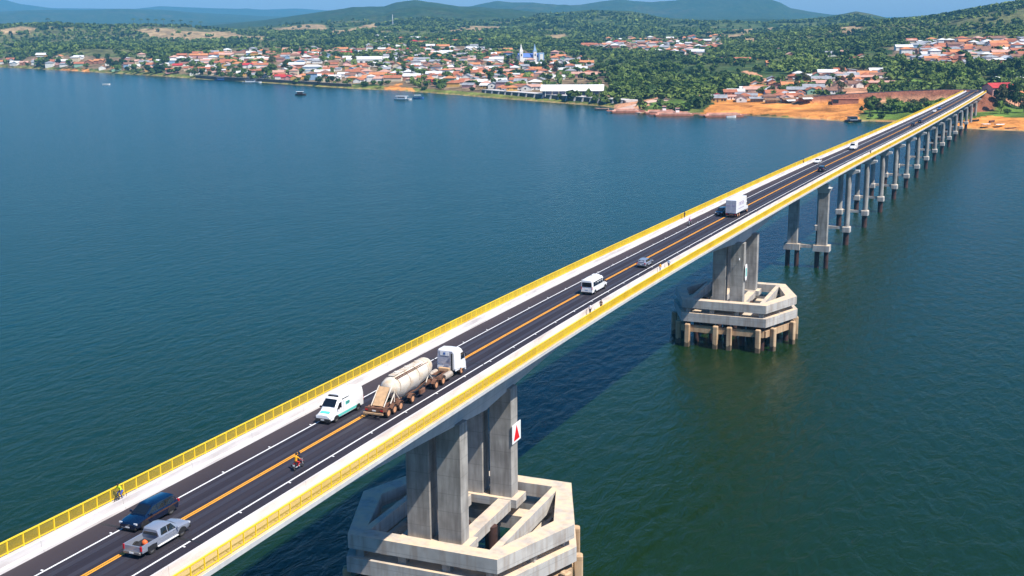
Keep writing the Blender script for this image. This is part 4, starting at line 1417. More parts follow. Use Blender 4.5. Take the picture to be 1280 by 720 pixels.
for y in (1.35, 2.75, 4.15, 7.0):
    for x in (-1.03, 1.03):
        wheel(t, x, y, .54, .42, True)
    for s in (-1, 1):
        MB().hull([[(xx, y + .66 * math.cos(a), .54 + .66 * math.sin(a)) for a in [PI * k / 8 for k in range(1, 8)]] + [(xx, y + .62 * math.cos(a), .54 + .62 * math.sin(a)) for a in [PI * k / 8 for k in range(7, 0, -1)]] for xx in (s * .78, s * 1.27)]).build('mudguard', MT['chassis'], t)
o = place(t, 1.75, 111.3); scale_y(o, 1.045)
g = math.atan2(BZ(130) - BZ(110), 20); o.rotation_euler = (g, 0, BH(118))

# ------------------------------------------------------------------ people and two-wheelers
def person(label, joints, cols, loc, rz=0.0, helmet=None, cat='person'):
    """joints: dict of points; one skinned body, clothing by height"""
    names = ['pelvis', 'chest', 'neck', 'head', 'top', 'shl', 'ell', 'hal', 'shr', 'elr', 'har', 'hil', 'knl', 'anl', 'tol', 'hir', 'knr', 'anr', 'tor']
    edges = [('pelvis', 'chest'), ('chest', 'neck'), ('neck', 'head'), ('head', 'top'), ('chest', 'shl'), ('shl', 'ell'), ('ell', 'hal'), ('chest', 'shr'), ('shr', 'elr'), ('elr', 'har'),
             ('pelvis', 'hil'), ('hil', 'knl'), ('knl', 'anl'), ('anl', 'tol'), ('pelvis', 'hir'), ('hir', 'knr'), ('knr', 'anr'), ('anr', 'tor')]
    rad = dict(pelvis=(.15, .11), chest=(.17, .11), neck=(.06, .06), head=(.095, .105), top=(.07, .08), shl=(.07, .07), ell=(.045, .045), hal=(.038, .038), shr=(.07, .07), elr=(.045, .045), har=(.038, .038),
               hil=(.10, .10), knl=(.062, .062), anl=(.045, .045), tol=(.04, .035), hir=(.10, .10), knr=(.062, .062), anr=(.045, .045), tor=(.04, .035))
    me = bpy.data.meshes.new('person_rig')
    me.from_pydata([joints[k] for k in names], [(names.index(a), names.index(b)) for a, b in edges], [])
    ob = bpy.data.objects.new('rig', me); COL.objects.link(ob)
    md = ob.modifiers.new('skin', 'SKIN')
    for i, k in enumerate(names):
        me.skin_vertices[0].data[i].radius = rad[k]
    me.skin_vertices[0].data[0].use_root = True
    sb = ob.modifiers.new('sub', 'SUBSURF'); sb.levels = 1; sb.render_levels = 1
    dg = bpy.context.evaluated_depsgraph_get()
    bm_ = bpy.data.meshes.new_from_object(ob.evaluated_get(dg))
    bpy.data.objects.remove(ob)
    bm_.name = 'person_body'
    shirt, trousers, shoe = cols
    bm_.materials.clear()
    for m in (MT['skin'], shirt, trousers, shoe):
        bm_.materials.append(m)
    J = {k: Vector(joints[k]) for k in names}
    def dist(p, a, b):
        ab = b - a
        t_ = max(0, min(1, (p - a).dot(ab) / max(ab.length_squared, 1e-9)))
        return (p - (a + ab * t_)).length
    seg = [(J['chest'], J['pelvis'], 1), (J['chest'], J['neck'], 1), (J['shl'], J['ell'], 1), (J['shr'], J['elr'], 1), (J['chest'], J['shl'], 1), (J['chest'], J['shr'], 1),
           (J['ell'], J['hal'], 0), (J['elr'], J['har'], 0), (J['head'], J['top'], 0), (J['pelvis'], J['hil'], 2), (J['pelvis'], J['hir'], 2), (J['hil'], J['knl'], 2), (J['hir'], J['knr'], 2),
           (J['knl'], J['anl'], 2), (J['knr'], J['anr'], 2), (J['anl'], J['tol'], 3), (J['anr'], J['tor'], 3)]
    for p in bm_.polygons:
        c = p.center
        p.material_index = min(seg, key=lambda s: dist(c, s[0], s[1]))[2]
        p.use_smooth = True
    root = bpy.data.objects.new('person', bm_); COL.objects.link(root)
    root.location = loc; root.rotation_euler = (0, 0, rz)
    tag(root, label, cat)
    # hair or helmet, nose
    h = J['head']; up = (J['top'] - J['neck']).normalized(); c = h + up * .05
    mb = MB()
    n = 12
    for_r = [(1.0, -.02), (1.0, .04), (.85, .09), (.5, .125), (.1, .14)]
    R0 = .135 if helmet else .112
    mb.hull([[(c.x + R0 * k * math.cos(2 * PI * i / n), c.y + R0 * k * 1.08 * math.sin(2 * PI * i / n) - .01, c.z + z_ * (1.15 if helmet else 1)) for i in range(n)] for k, z_ in for_r])
    mb.build('helmet' if helmet else 'hair', helmet or MT['hair'], root, 60)
    return root


def stand(walk=.18, lean=0.0):
    return dict(pelvis=(0, 0, .95), chest=(0, lean * .3, 1.32), neck=(0, lean * .4, 1.50), head=(0, lean * .45 + .02, 1.62), top=(0, lean * .45 + .01, 1.74),
                shl=(-.19, lean * .35, 1.42), ell=(-.25, -walk * .4 + lean * .3, 1.14), hal=(-.23, walk * .5 + lean * .3, .92), shr=(.19, lean * .35, 1.42), elr=(.25, walk * .1, 1.14), har=(.23, walk * .9, .95),
                hil=(-.10, 0, .88), knl=(-.10, walk * .7, .48), anl=(-.10, walk * .6, .08), tol=(-.10, walk * .6 + .17, .04), hir=(.10, 0, .88), knr=(.10, -walk * .2, .48), anr=(.10, -walk * 1.2, .10), tor=(.10, -walk * 1.2 + .16, .04))


def rider(seat=.80, hz=1.02, hy=.52, foot=.30, fy=.22, lean=.16):
    return dict(pelvis=(0, 0, seat + .08), chest=(0, lean, seat + .44), neck=(0, lean * 1.35, seat + .62), head=(0, lean * 1.5 + .03, seat + .74), top=(0, lean * 1.5 + .02, seat + .86),
                shl=(-.19, lean, seat + .54), ell=(-.30, lean + .18, seat + .30), hal=(-.30, hy, hz), shr=(.19, lean, seat + .54), elr=(.30, lean + .18, seat + .30), har=(.30, hy, hz),
                hil=(-.12, .04, seat + .06), knl=(-.20, .40, seat - .10), anl=(-.17, fy, foot), tol=(-.17, fy + .17, foot - .04), hir=(.12, .04, seat + .06), knr=(.20, .40, seat - .10), anr=(.17, fy, foot), tor=(.17, fy + .17, foot - .04))


def motorcycle(label, paint):
    t = thing('motorcycle', label, 'motorcycle')
    for y in (-.66, .68):
        wo = bpy.data.objects.new('wheel', None); COL.objects.link(wo); wo.parent = t; wo.location = (0, y, .31)
        MB().torus((0, 0, 0), .25, .06).build('tyre', MT['tyre'], wo, 60)
        m2 = MB()
        for k in range(6):
            a = PI * k / 3
            m2.tube((0, 0, 0), (0, .2 * math.cos(a), .2 * math.sin(a)), .015, n=5)
        m2.tube((-.05, 0, 0), (.05, 0, 0), .05, n=8)
        m2.build('spokes', MT['rim'], wo)
    mb = MB(); mb.tube((-.09, .68, .31), (-.09, .46, .95), .03); mb.tube((.09, .68, .31), (.09, .46, .95), .03); mb.build('fork', MT['chrome'], t)
    mb = MB(); mb.tube((-.36, .34, 1.0), (-.14, .46, .98), .018); mb.tube((.36, .34, 1.0), (.14, .46, .98), .018); mb.tube((-.14, .46, .98), (.14, .46, .98), .018); mb.build('handlebar', MT['plastic'], t)
    mb = MB(); mb.tube((-.07, -.66, .31), (-.07, -.05, .42), .03); mb.tube((.07, -.66, .31), (.07, -.05, .42), .03); mb.tube((0, -.05, .42), (0, .44, .84), .04); mb.tube((0, -.5, .70), (0, .40, .80), .035); mb.build('frame', MT['plastic'], t)
    MB().cbox((0, .04, .44), (.26, .42, .34), .06).build('engine', MT['rim'], t)
    mb = MB(); mb.hull([[(-.09, .02, .74), (.09, .02, .74), (.11, .02, .84), (-.11, .02, .84)], [(-.13, .22, .74), (.13, .22, .74), (.14, .22, .93), (-.14, .22, .93)], [(-.09, .44, .78), (.09, .44, .78), (.08, .44, .92), (-.08, .44, .92)]]); mb.build('fuel_tank', paint, t, 50)
    mb = MB(); mb.hull([[(-.10, -.70, .78), (.10, -.70, .78), (.09, -.70, .86), (-.09, -.70, .86)], [(-.14, -.3, .72), (.14, -.3, .72), (.13, -.3, .81), (-.13, -.3, .81)], [(-.10, .06, .74), (.10, .06, .74), (.09, .06, .82), (-.09, .06, .82)]]); mb.build('seat', MT['plastic'], t, 40)
    MB().tube((0, .50, .88), (0, .60, .87), .09, .10, n=12).build('headlight', MT['chrome'], t)
    MB().box((0, -.76, .76), (.16, .06, .08)).build('taillight', MT['red_lamp'], t)
    MB().box((0, -.86, .60), (.20, .02, .16)).build('number_plate', MT['plate'], t)
    MB().tube((.15, -.70, .40), (.12, .1, .32), .045, .03, n=8).build('exhaust', MT['chrome'], t)
    mb = MB(); mb.hull([[(-.07, .68 + .36 * math.cos(a), .31 + .36 * math.sin(a)) for a in [PI * k / 8 for k in range(2, 8)]] + [(-.07, .68 + .34 * math.cos(a), .31 + .34 * math.sin(a)) for a in [PI * k / 8 for k in range(7, 1, -1)]], [(.07, .68 + .36 * math.cos(a), .31 + .36 * math.sin(a)) for a in [PI * k / 8 for k in range(2, 8)]] + [(.07, .68 + .34 * math.cos(a), .31 + .34 * math.sin(a)) for a in [PI * k / 8 for k in range(7, 1, -1)]]]); mb.build('front_mudguard', paint, t)
    return t


C_yel = mat('orange_yellow_vest', (.80, .36, .01), .8); C_red = mat('red_cloth', (.45, .02, .02), .85); C_pink = mat('pink_cloth', (.65, .20, .42), .85)
C_dark = mat('dark_cloth', (.02, .018, .035), .9); C_lime = mat('lime_cloth', (.55, .72, .02), .85); C_blue = mat('blue_cloth', (.03, .07, .35), .9); C_whi = mat('white_cloth', (.75, .72, .74), .9); C_sky = mat('pale_blue_cloth', (.28, .42, .60), .9); C_brn = mat('brown_cloth', (.10, .05, .03), .9)


def upon(x, y, dz=0.0):
    return (BX(y) + x, y, BZ(y) + dz)


place(motorcycle('red motorcycle carrying two riders in the lane behind the tanker lorry', MT['red']), 2.55, 94.8)
person('person in orange yellow vest riding pillion on the red motorcycle', rider(.84, 1.10, .34, .42, .05, .10), (C_yel, C_red, MT['plastic']), upon(2.55, 94.35, .0), BH(94), None)
person('person in dark jacket and helmet steering the red motorcycle', rider(.80, 1.0, .40, .34, .10, .12), (C_dark, C_dark, MT['plastic']), upon(2.55, 94.78, .0), BH(94), MT['dark_car'])
place(motorcycle('dark motorcycle oncoming near the kerb ahead of the white box truck', MT['dark_car']), -4.1, 262.0, True)
person('person in pink shirt riding the dark motorcycle towards us', rider(.80, 1.0, .40, .34, .10, .12), (C_pink, C_dark, MT['plastic']), upon(-4.1, 262.1, 0), BH(262) + PI, C_pink)


def bicycle(label):
    t = thing('bicycle', label, 'bicycle')
    for y in (-.50, .52):
        wo = bpy.data.objects.new('wheel', None); COL.objects.link(wo); wo.parent = t; wo.location = (0, y, .34)
        MB().torus((0, 0, 0), .315, .022, n=20).build('tyre', MT['tyre'], wo, 60)
        m2 = MB()
        for k in range(8):
            a = PI * k / 4
            m2.tube((0, 0, 0), (0, .3 * math.cos(a), .3 * math.sin(a)), .004, n=4)
        m2.build('spokes', MT['rim'], wo)
    mb = MB()
    for a, b in (((0, -.5, .34), (0, -.08, .30)), ((0, -.5, .34), (0, -.18, .80)), ((0, -.08, .30), (0, -.20, .86)), ((0, -.08, .30), (0, .36, .74)), ((0, -.18, .80), (0, .34, .84)), ((0, .52, .34), (0, .33, .96))):
        mb.tube(a, b, .02, n=6)
    mb.build('frame', MT['dark_car'], t)
    mb = MB(); mb.tube((-.28, .28, 1.0), (.28, .28, 1.0), .014, n=6); mb.tube((0, .33, .94), (0, .28, 1.0), .016, n=6); mb.build('handlebar', MT['plastic'], t)
    MB().cbox((0, -.22, .90), (.16, .26, .07), .02).build('saddle', MT['plastic'], t)
    return t


o = bicycle('black bicycle on the left walkway beside the yellow railing'); o.location = upon(-7.75, 81.2, .13); o.rotation_euler = (0, 0, PI)
person('person in lime shirt and blue shorts cycling by the yellow railing', rider(.88, 1.03, .48, .26, .16, .30), (C_lime, C_blue, MT['plastic']), upon(-7.75, 81.42, .13), PI)
person('person in white shirt walking along the right walkway near the white minibus', stand(.2), (C_whi, C_dark, MT['plastic']), upon(7.1, 169.3, .13), BH(170) + PI)
person('person in brown clothes walking along the right walkway near the white minibus', stand(.16), (C_brn, C_dark, MT['plastic']), upon(7.6, 172.9, .13), BH(170) + PI)
person('person in pale blue shirt walking on the walkway right of the silver hatchback', stand(.2), (C_sky, C_dark, MT['plastic']), upon(7.2, 210.5, .13), BH(210))
person('person in yellow shirt walking on the walkway right of the silver hatchback', stand(.16), (C_yel, C_sky, MT['plastic']), upon(7.0, 206.0, .13), BH(210))
person('person in dark clothes standing at the left railing before the box truck', stand(.06), (C_dark, C_brn, MT['plastic']), upon(-7.7, 270.0, .13), BH(270) + 1.2)
person('person in black clothes walking on the right walkway past the white van', stand(.2), (C_dark, C_dark, MT['plastic']), upon(7.2, 446.0, .13), BH(440))
person('person in orange shirt walking on the left walkway past the white car', stand(.2), (C_yel, C_dark, MT['plastic']), upon(-7.4, 402.0, .13), BH(400))

# ------------------------------------------------------------------ signs on the river piers
cx = BX(P1) + .6
t = thing('navigation_sign', 'white square sign with a red triangle on the near pier', 'sign', (cx + 4.05, P1 + 8.3 + .2, 19.4))
MB().box((0, 0, 0), (.08, 3.0, 2.7)).build('board', MT['sign_white'], t)
mb = MB(); mb.hull([[(x, -1.05, -1.05), (x, 1.05, -1.05), (x, 0, 1.12)] for x in (.045, .06)]); mb.build('triangle', MT['sign_red'], t)
for z in (-.8, .8):
    MB().box((-.14, 0, z), (.2, .2, .12)).build('bracket', MT['rim'], t)
cx2 = BX(P2) + 1.6
t = thing('navigation_sign', 'white sign with a green rectangle on the farther main pier', 'sign', (cx2 + 4.3, P2 - 7.8, 17.6))
mb = MB(); mb.hull([[(x, -1.1, -1.2), (x, -.6, -1.9), (x, .6, -1.9), (x, 1.1, -1.2), (x, 1.1, 1.2), (x, .6, 1.9), (x, -.6, 1.9), (x, -1.1, 1.2)] for x in (-.04, .04)]); mb.build('board', MT['sign_white'], t)
MB().box((.05, 0, 0), (.02, 1.0, 1.9)).build('rectangle', MT['sign_green'], t)
for z in (-.9, .9):
    MB().box((-.14, 0, z), (.2, .2, .12)).build('bracket', MT['rim'], t)
t = thing('navigation_lamp', 'small white lamp on an arm above the green pier sign', 'lamp', (cx2 + 3.0, P2 - 8.9, 20.8))
MB().tube((0, .1, 0), (0, -.75, .1), .06, n=6).build('arm', MT['white'], t)
MB().tube((0, -.75, -.1), (0, -.75, .4), .16, .12, n=10).build('lamp_head', MT['white'], t)

# ------------------------------------------------------------------ trees
def crown_cloud(n, R, H, leaf, nb, seed, slim=False):
    """leaf faces spread over several lumps; returns (n*4, 3) corner points, crown base at z=0"""
    g = np.random.default_rng(seed)
    bc = np.stack([g.uniform(-.55, .55, nb) * R, g.uniform(-.55, .55, nb) * R, g.uniform(.25, .78, nb) * H], 1)
    bc[0] = (0, 0, H * .62)
    br = g.uniform(.38, .60, nb) * R
    if slim:
        bc[:, 2] = np.linspace(.12, .88, nb) * H; bc[:, :2] *= .5; br = R * (.45 + .5 * np.sin(np.linspace(.5, 2.7, nb)))
    k = g.integers(0, nb, n)
    d = g.normal(size=(n, 3)); d[:, 2] = np.where(g.random(n) < .75, np.abs(d[:, 2]), d[:, 2])
    d /= np.linalg.norm(d, axis=1)[:, None]
    c = bc[k] + d * (br[k] * g.uniform(.72, 1.08, n))[:, None] * np.array([1, 1, .85])
    nn = d + g.normal(size=(n, 3)) * .45
    nn /= np.linalg.norm(nn, axis=1)[:, None]
    t = np.cross(nn, g.normal(size=(n, 3))); t /= np.linalg.norm(t, axis=1)[:, None]
    b = np.cross(nn, t)
    s = leaf * g.uniform(.6, 1.3, n)[:, None]
    q = np.stack([c - t * s - b * s * .6, c + t * s * .8 - b * s, c + t * s + b * s * .7, c - t * s * .7 + b * s], 1)
    q[:, :, 2] = np.maximum(q[:, :, 2], H * .02)
    return q.reshape(-1, 3)


def quads_mesh(name, pts, m):
    me = bpy.data.meshes.new(name)
    nv = len(pts); nf = nv // 4
    me.vertices.add(nv); me.vertices.foreach_set('co', pts.astype(np.float32).ravel())
    me.loops.add(nv); me.polygons.add(nf)
    me.loops.foreach_set('vertex_index', np.arange(nv, dtype=np.int32))
    me.polygons.foreach_set('loop_start', np.arange(0, nv, 4, dtype=np.int32))
    me.polygons.foreach_set('loop_total', np.full(nf, 4, dtype=np.int32))
    me.update()
    for x in (m if isinstance(m, list) else [m]):
        me.materials.append(x)
    return me


LEAF = {'dark': leaf_mat('dark_foliage', (.010, .032, .006), (.075, .125, .020)),
        'bright': leaf_mat('bright_foliage', (.035, .080, .010), (.15, .22, .035)),
        'olive': leaf_mat('olive_foliage', (.028, .034, .010), (.11, .105, .035)),
        'forest': leaf_mat('forest_foliage', (.012, .036, .007), (.12, .165, .032))}


def trunk_mesh(h, r, crown, seed):
    g = random.Random(seed)
    mb = MB()
    mb.tube((0, 0, -1.0), (0, 0, h), r, r * .7, 8)
    for i in range(5):
        a = i * 1.25 + g.random()
        mb.tube((0, 0, h * (.7 + .06 * i)), (math.cos(a) * crown * .5, math.sin(a) * crown * .5, h + crown * (.4 + .3 * g.random())), r * .5, r * .15, 6)
    return mb.mesh('trunk', MT['trunk'], 60)


TREES = {}
for kind, R, H, th, slim in (('round', 4.6, 7.0, 2.2, False), ('broad', 6.2, 6.6, 2.6, False), ('tall', 4.2, 10.5, 3.2, False), ('slender', 3.2, 16.0, 4.0, True), ('bush', 3.6, 3.8, .5, False)):
    for c in ('dark', 'bright', 'olive'):
        for v in range(2):
            sd = hash((kind, c, v)) % 9999 if False else len(TREES) + 3
            pts = crown_cloud(420 if kind != 'slender' else 620, R, H, .62, 7 if not slim else 9, sd, slim)
            pts[:, 2] += th * .85
            TREES[(kind, c, v)] = (quads_mesh('crown', pts, LEAF[c]), trunk_mesh(th + H * .25, .16 + R * .035, R, sd))
TREE_SPEC = []   # (root, descriptive label, zone)


def tree(kind, col, x, y, s, zone, name='tree', z=None):
    cm, tm = TREES[(kind, col, random.randrange(2))]
    r = bpy.data.objects.new(name, None); COL.objects.link(r)
    r.location = (x, y, (gz(x, y) if z is None else z) - .1); r.rotation_euler = (0, 0, random.uniform(0, 6.28)); r.scale = (s, s, s * random.uniform(.9, 1.15))
    obj('trunk', tm, r); obj('crown', cm, r)
    look = {'round': 'round', 'broad': 'broad', 'tall': 'tall', 'slender': 'slender', 'bush': 'bushy'}[kind]
    cw = {'dark': 'dark green', 'bright': 'bright green', 'olive': 'olive'}[col]
    TREE_SPEC.append((r, f'{look} {cw} tree', zone))
    return r


def poly_px(P, n, du, dv, seed):
    """jittered pixel points inside a pixel polygon"""
    g = np.random.default_rng(seed)
    us = [p[0] for p in P]; vs = [p[1] for p in P]
    U, V = np.meshgrid(np.arange(min(us), max(us), du), np.arange(min(vs), max(vs), dv))
    U = U.ravel() + g.uniform(-.45, .45, U.size) * du; V = V.ravel() + g.uniform(-.45, .45, V.size) * dv
    m = in_poly(U, V, P)
    U, V = U[m], V[m]
    if len(U) > n:
        k = g.permutation(len(U))[:n]; U, V = U[k], V[k]
    return U, V


SHU = np.array([p[0] for p in SHORE]); SHV = np.array([p[1] for p in SHORE])
def shv(u):
    return np.interp(u, SHU, SHV)


TZ = [  # zone phrase, pixel polygon of tree feet, how many, spacing, kinds, colours, size
    ('left of the bridge end', [(1082, 147), (1078, 138), (1096, 130), (1165, 129), (1182, 131), (1150, 148), (1110, 149)], 24, (9, 4.5), ('round', 'bush', 'bush', 'broad'), ('bright', 'dark', 'bright', 'olive'), (.7, 1.0)),
    ('above the ferry ramp', [(756, 119), (765, 104), (830, 106), (870, 112), (872, 121), (830, 118), (790, 119)], 34, (9, 4), ('round', 'broad', 'tall', 'bush'), ('dark', 'bright', 'dark'), (.8, 1.2)),
    ('behind the orange beach', [(868, 120), (865, 100), (930, 98), (945, 108), (925, 116), (895, 120)], 26, (9, 4), ('round', 'broad', 'bush'), ('dark', 'bright', 'bright'), (.7, 1.1)),
    ('behind the market hall', [(756, 102), (740, 84), (800, 76), (880, 82), (900, 96), (830, 103)], 44, (10, 4), ('round', 'broad', 'tall'), ('dark', 'dark', 'bright'), (.9, 1.3)),
    ('on the grassy shore', [(330, 101), (335, 97), (430, 102), (520, 106), (600, 112), (598, 116), (540, 114), (430, 108)], 30, (9, 3), ('round', 'bush', 'broad'), ('dark', 'bright', 'dark'), (.7, 1.1)),
    ('near the moored blue boat', [(215, 95), (218, 86), (330, 92), (330, 102)], 20, (10, 3.5), ('round', 'broad'), ('dark', 'bright'), (.8, 1.3)),
    ('on the wooded upstream shore', [(0, 83), (0, 72), (215, 78), (215, 95), (110, 89)], 30, (12, 3.5), ('round', 'broad', 'tall'), ('dark', 'bright', 'dark'), (1.0, 1.6)),
    ('among the town roofs', [(330, 96), (340, 68), (600, 64), (700, 72), (745, 84), (740, 104), (600, 108), (440, 100)], 54, (13, 5), ('round', 'broad', 'tall'), ('dark', 'bright', 'dark', 'olive'), (.8, 1.25)),
    ('among the beach shacks', [(950, 126), (940, 108), (1000, 95), (1090, 92), (1110, 104), (1080, 120), (1000, 124)], 30, (11, 5), ('round', 'bush', 'tall'), ('dark', 'olive', 'bright', 'olive'), (.7, 1.1)),
    ('behind the bridge end', [(1130, 108), (1120, 92), (1200, 86), (1285, 92), (1285, 104), (1225, 108), (1180, 108)], 30, (11, 4), ('round', 'broad', 'tall'), ('dark', 'dark', 'bright'), (.9, 1.4)),
    ('on the right bank', [(1240, 146), (1235, 118), (1290, 112), (1290, 152), (1270, 150)], 16, (12, 7), ('tall', 'bush', 'round'), ('olive', 'dark', 'bright'), (.7, 1.0)),
]
_pts = []
for i, (zn, P, n, (du, dv), ks, cs, sr) in enumerate(TZ):
    U, V = poly_px(P, n, du, dv, 100 + i)
    for u, v in zip(U, V):
        _pts.append((u, v, i))
_special = [(1252, 139, 'slender', 'olive', 1.05), (1268, 136, 'slender', 'dark', .95), (1262, 132, 'slender', 'dark', .8), (1279, 141, 'tall', 'olive', .9), (1246, 118, 'round', 'bright', .8), (802, 112, 'round', 'bright', .9), (722, 92, 'round', 'bright', 1.0), (340, 92, 'broad', 'dark', 1.5), (335, 97, 'broad', 'dark', 1.4), (665, 87, 'round', 'dark', 1.2), (680, 88, 'round', 'dark', 1.2)]
X, Y, Zz = on_ground([p[0] for p in _pts] + [p[0] for p in _special], [p[1] for p in _pts] + [p[1] for p in _special])
TREE_XY = []
for k, (u, v, i) in enumerate(_pts):
    if X[k] != X[k] or Zz[k] < .4 or (abs(X[k] - BX(Y[k])) < 14 and Y[k] < 1020):
        continue
    if np.hypot(RP[:, 0] - X[k], RP[:, 1] - Y[k]).min() < 14:
        continue
    zn, P, n, sp, ks, cs, sr = TZ[i]
    if any(in_poly(np.array([X[k]]), np.array([Y[k]]), Q)[0] for Q in Z_SAND):
        continue
    tree(random.choice(ks), random.choice(cs), X[k], Y[k], random.uniform(*sr), zn, z=Zz[k]); TREE_XY.append((X[k], Y[k]))
for j, (u, v, kd, c, s) in enumerate(_special):
    k = len(_pts) + j
    zn = 'on the right bank' if u > 1200 else 'among the town roofs' if u < 760 else 'above the ferry ramp'
    tree(kd, c, X[k], Y[k], s, zn, z=Zz[k]); TREE_XY.append((X[k], Y[k]))

# palms standing against the hazy ridge
pal = MB()
for i in range(11):
    a = 2 * PI * i / 11; dz = random.uniform(.2, 1.2)
    L, Rr = [], []
    for t_ in np.linspace(0, 1, 6):
        rr = t_ * 4.2; z_ = dz * 2 * t_ - 3.4 * t_ * t_ + .3
        w_ = .55 * math.sin(PI * min(1, t_ * .9 + .1))
        cx_, cy_ = rr * math.cos(a), rr * math.sin(a)
        L.append((cx_ - w_ * math.sin(a), cy_ + w_ * math.cos(a), z_ - .25 * w_)); Rr.append((cx_ + w_ * math.sin(a), cy_ - w_ * math.cos(a), z_ - .25 * w_))
    pal.add(L + Rr, [(q, q + 1, 6 + q + 1, 6 + q) for q in range(5)])
palm_c = pal.mesh('crown', LEAF['dark'])
palm_t = MB().hull([[(r * math.cos(a) + bx_, r * math.sin(a), z_) for a in [2 * PI * i / 8 for i in range(8)]] for r, z_, bx_ in ((.32, -1, 0), (.24, 4, .2), (.2, 9, .5), (.18, 13, .6))]).mesh('trunk', MT['trunk'])
pu = [(168, 34), (177, 34.5), (186, 34), (196, 35), (205, 34), (216, 36), (226, 35.5), (240, 37), (252, 37.5), (60, 34)]
PX, PYy, PZz = on_ground([p[0] for p in pu], [p[1] + 1.0 for p in pu])
for k in range(len(pu)):
    if PX[k] == PX[k]:
        r = bpy.data.objects.new('palm_tree', None); COL.objects.link(r); r.location = (PX[k], PYy[k], PZz[k] - .2); r.scale = (1.9,) * 3; r.rotation_euler = (0, 0, random.uniform(0, 6))
        obj('trunk', palm_t, r); c = obj('crown', palm_c, r, (.6, 0, 13))
        TREE_SPEC.append((r, 'tall palm tree', 'on the dry left hilltop' if pu[k][0] > 100 else 'on the wooded hilltop'))

# ------------------------------------------------------------------ houses
WALLS = {'white': mat('white_wall', (.72, .70, .66), .85, noise=.12, scale=.4), 'cream': mat('cream_wall', (.62, .52, .36), .85, noise=.12, scale=.4), 'ochre': mat('ochre_wall', (.55, .33, .09), .85, noise=.12, scale=.4),
         'blue': mat('blue_wall', (.22, .36, .52), .85, noise=.12, scale=.4), 'pink': mat('pink_wall', (.55, .30, .27), .85, noise=.12, scale=.4), 'brick': mat('brick_wall', (.34, .15, .09), .9, noise=.2, scale=.6), 'green': mat('green_wall', (.24, .42, .30), .85, noise=.12, scale=.4)}
ROOFS = {'terracotta': mat('terracotta_tiles', (.30, .085, .04), .85, col2=(.42, .16, .08), scale=.25, detail=8), 'orange': mat('orange_tiles', (.46, .16, .055), .85, col2=(.56, .24, .10), scale=.25, detail=8), 'brown': mat('brown_tiles', (.16, .075, .05), .9, col2=(.27, .14, .09), scale=.25, detail=8),
         'faded pink': mat('faded_tiles', (.44, .23, .17), .9, col2=(.55, .33, .26), scale=.25, detail=8), 'white': mat('white_sheet_roof', (.66, .66, .65), .5, noise=.1, scale=.3), 'grey': mat('grey_sheet_roof', (.27, .28, .30), .6, noise=.25, scale=.3), 'red': mat('red_roof', (.42, .03, .03), .7, noise=.2, scale=.3)}
MT['pane'] = mat('window_dark', (.02, .025, .03), .15, spec=.7)
MT['wood'] = mat('door_wood', (.14, .06, .03), .7)


def gable(w_, d_, h, rise, ov=.5, th=.18):
    wl = MB(); x, y = w_ / 2, d_ / 2
    wl.hull([[(-x, -y, -1.5), (x, -y, -1.5), (x, -y, h), (-x, -y, h)], [(-x, 0, -1.5), (x, 0, -1.5), (x, 0, h + rise), (-x, 0, h + rise)], [(-x, y, -1.5), (x, y, -1.5), (x, y, h), (-x, y, h)]])
    rf = MB(); X_ = x + ov; Y_ = y + ov; k = rise / y
    rf.hull([[(xx, -Y_, h - k * ov + .03), (xx, 0, h + rise + .03), (xx, Y_, h - k * ov + .03), (xx, Y_, h - k * ov + .03 + th), (xx, 0, h + rise + .03 + th), (xx, -Y_, h - k * ov + .03 + th)] for xx in (-X_, X_)])
    return wl, rf


def hip(w_, d_, h, rise, ov=.6):
    wl = MB(); wl.box((0, 0, (h - 1.5) / 2), (w_, d_, h + 1.5))
    rf = MB(); X_, Y_ = w_ / 2 + ov, d_ / 2 + ov; rx = max(.3, X_ - Y_)
    vs = [(-X_, -Y_, h), (X_, -Y_, h), (X_, Y_, h), (-X_, Y_, h), (-X_, -Y_, h + .15), (X_, -Y_, h + .15), (X_, Y_, h + .15), (-X_, Y_, h + .15), (-rx, 0, h + rise), (rx, 0, h + rise)]
    rf.add(vs, [(3, 2, 1, 0), (0, 1, 5, 4), (1, 2, 6, 5), (2, 3, 7, 6), (3, 0, 4, 7), (4, 5, 9, 8), (6, 7, 8, 9), (5, 6, 9), (7, 4, 8)])
    return wl, rf


def shed(w_, d_, h, rise):
    wl = MB(); x, y = w_ / 2, d_ / 2
    wl.hull([[(-x, -y, -1.5), (x, -y, -1.5), (x, -y, h), (-x, -y, h)], [(-x, y, -1.5), (x, y, -1.5), (x, y, h + rise), (-x, y, h + rise)]])
    rf = MB(); rf.hull([[(xx, -y - .5, h - .05), (xx, y + .5, h + rise + .05), (xx, y + .5, h + rise + .2), (xx, -y - .5, h + .1)] for xx in (-x - .4, x + .4)])
    return wl, rf


def ell(w_, d_, h, rise):
    a, ra = gable(w_, d_, h, rise)
    b, rb = gable(d_ * .9, w_ * .5, h * .96, rise * .85)
    for src, dst in ((b, a), (rb, ra)):
        dst.add([(-y + w_ * .22, x - d_ * .45, z) for x, y, z in src.v], src.f)
    return a, ra


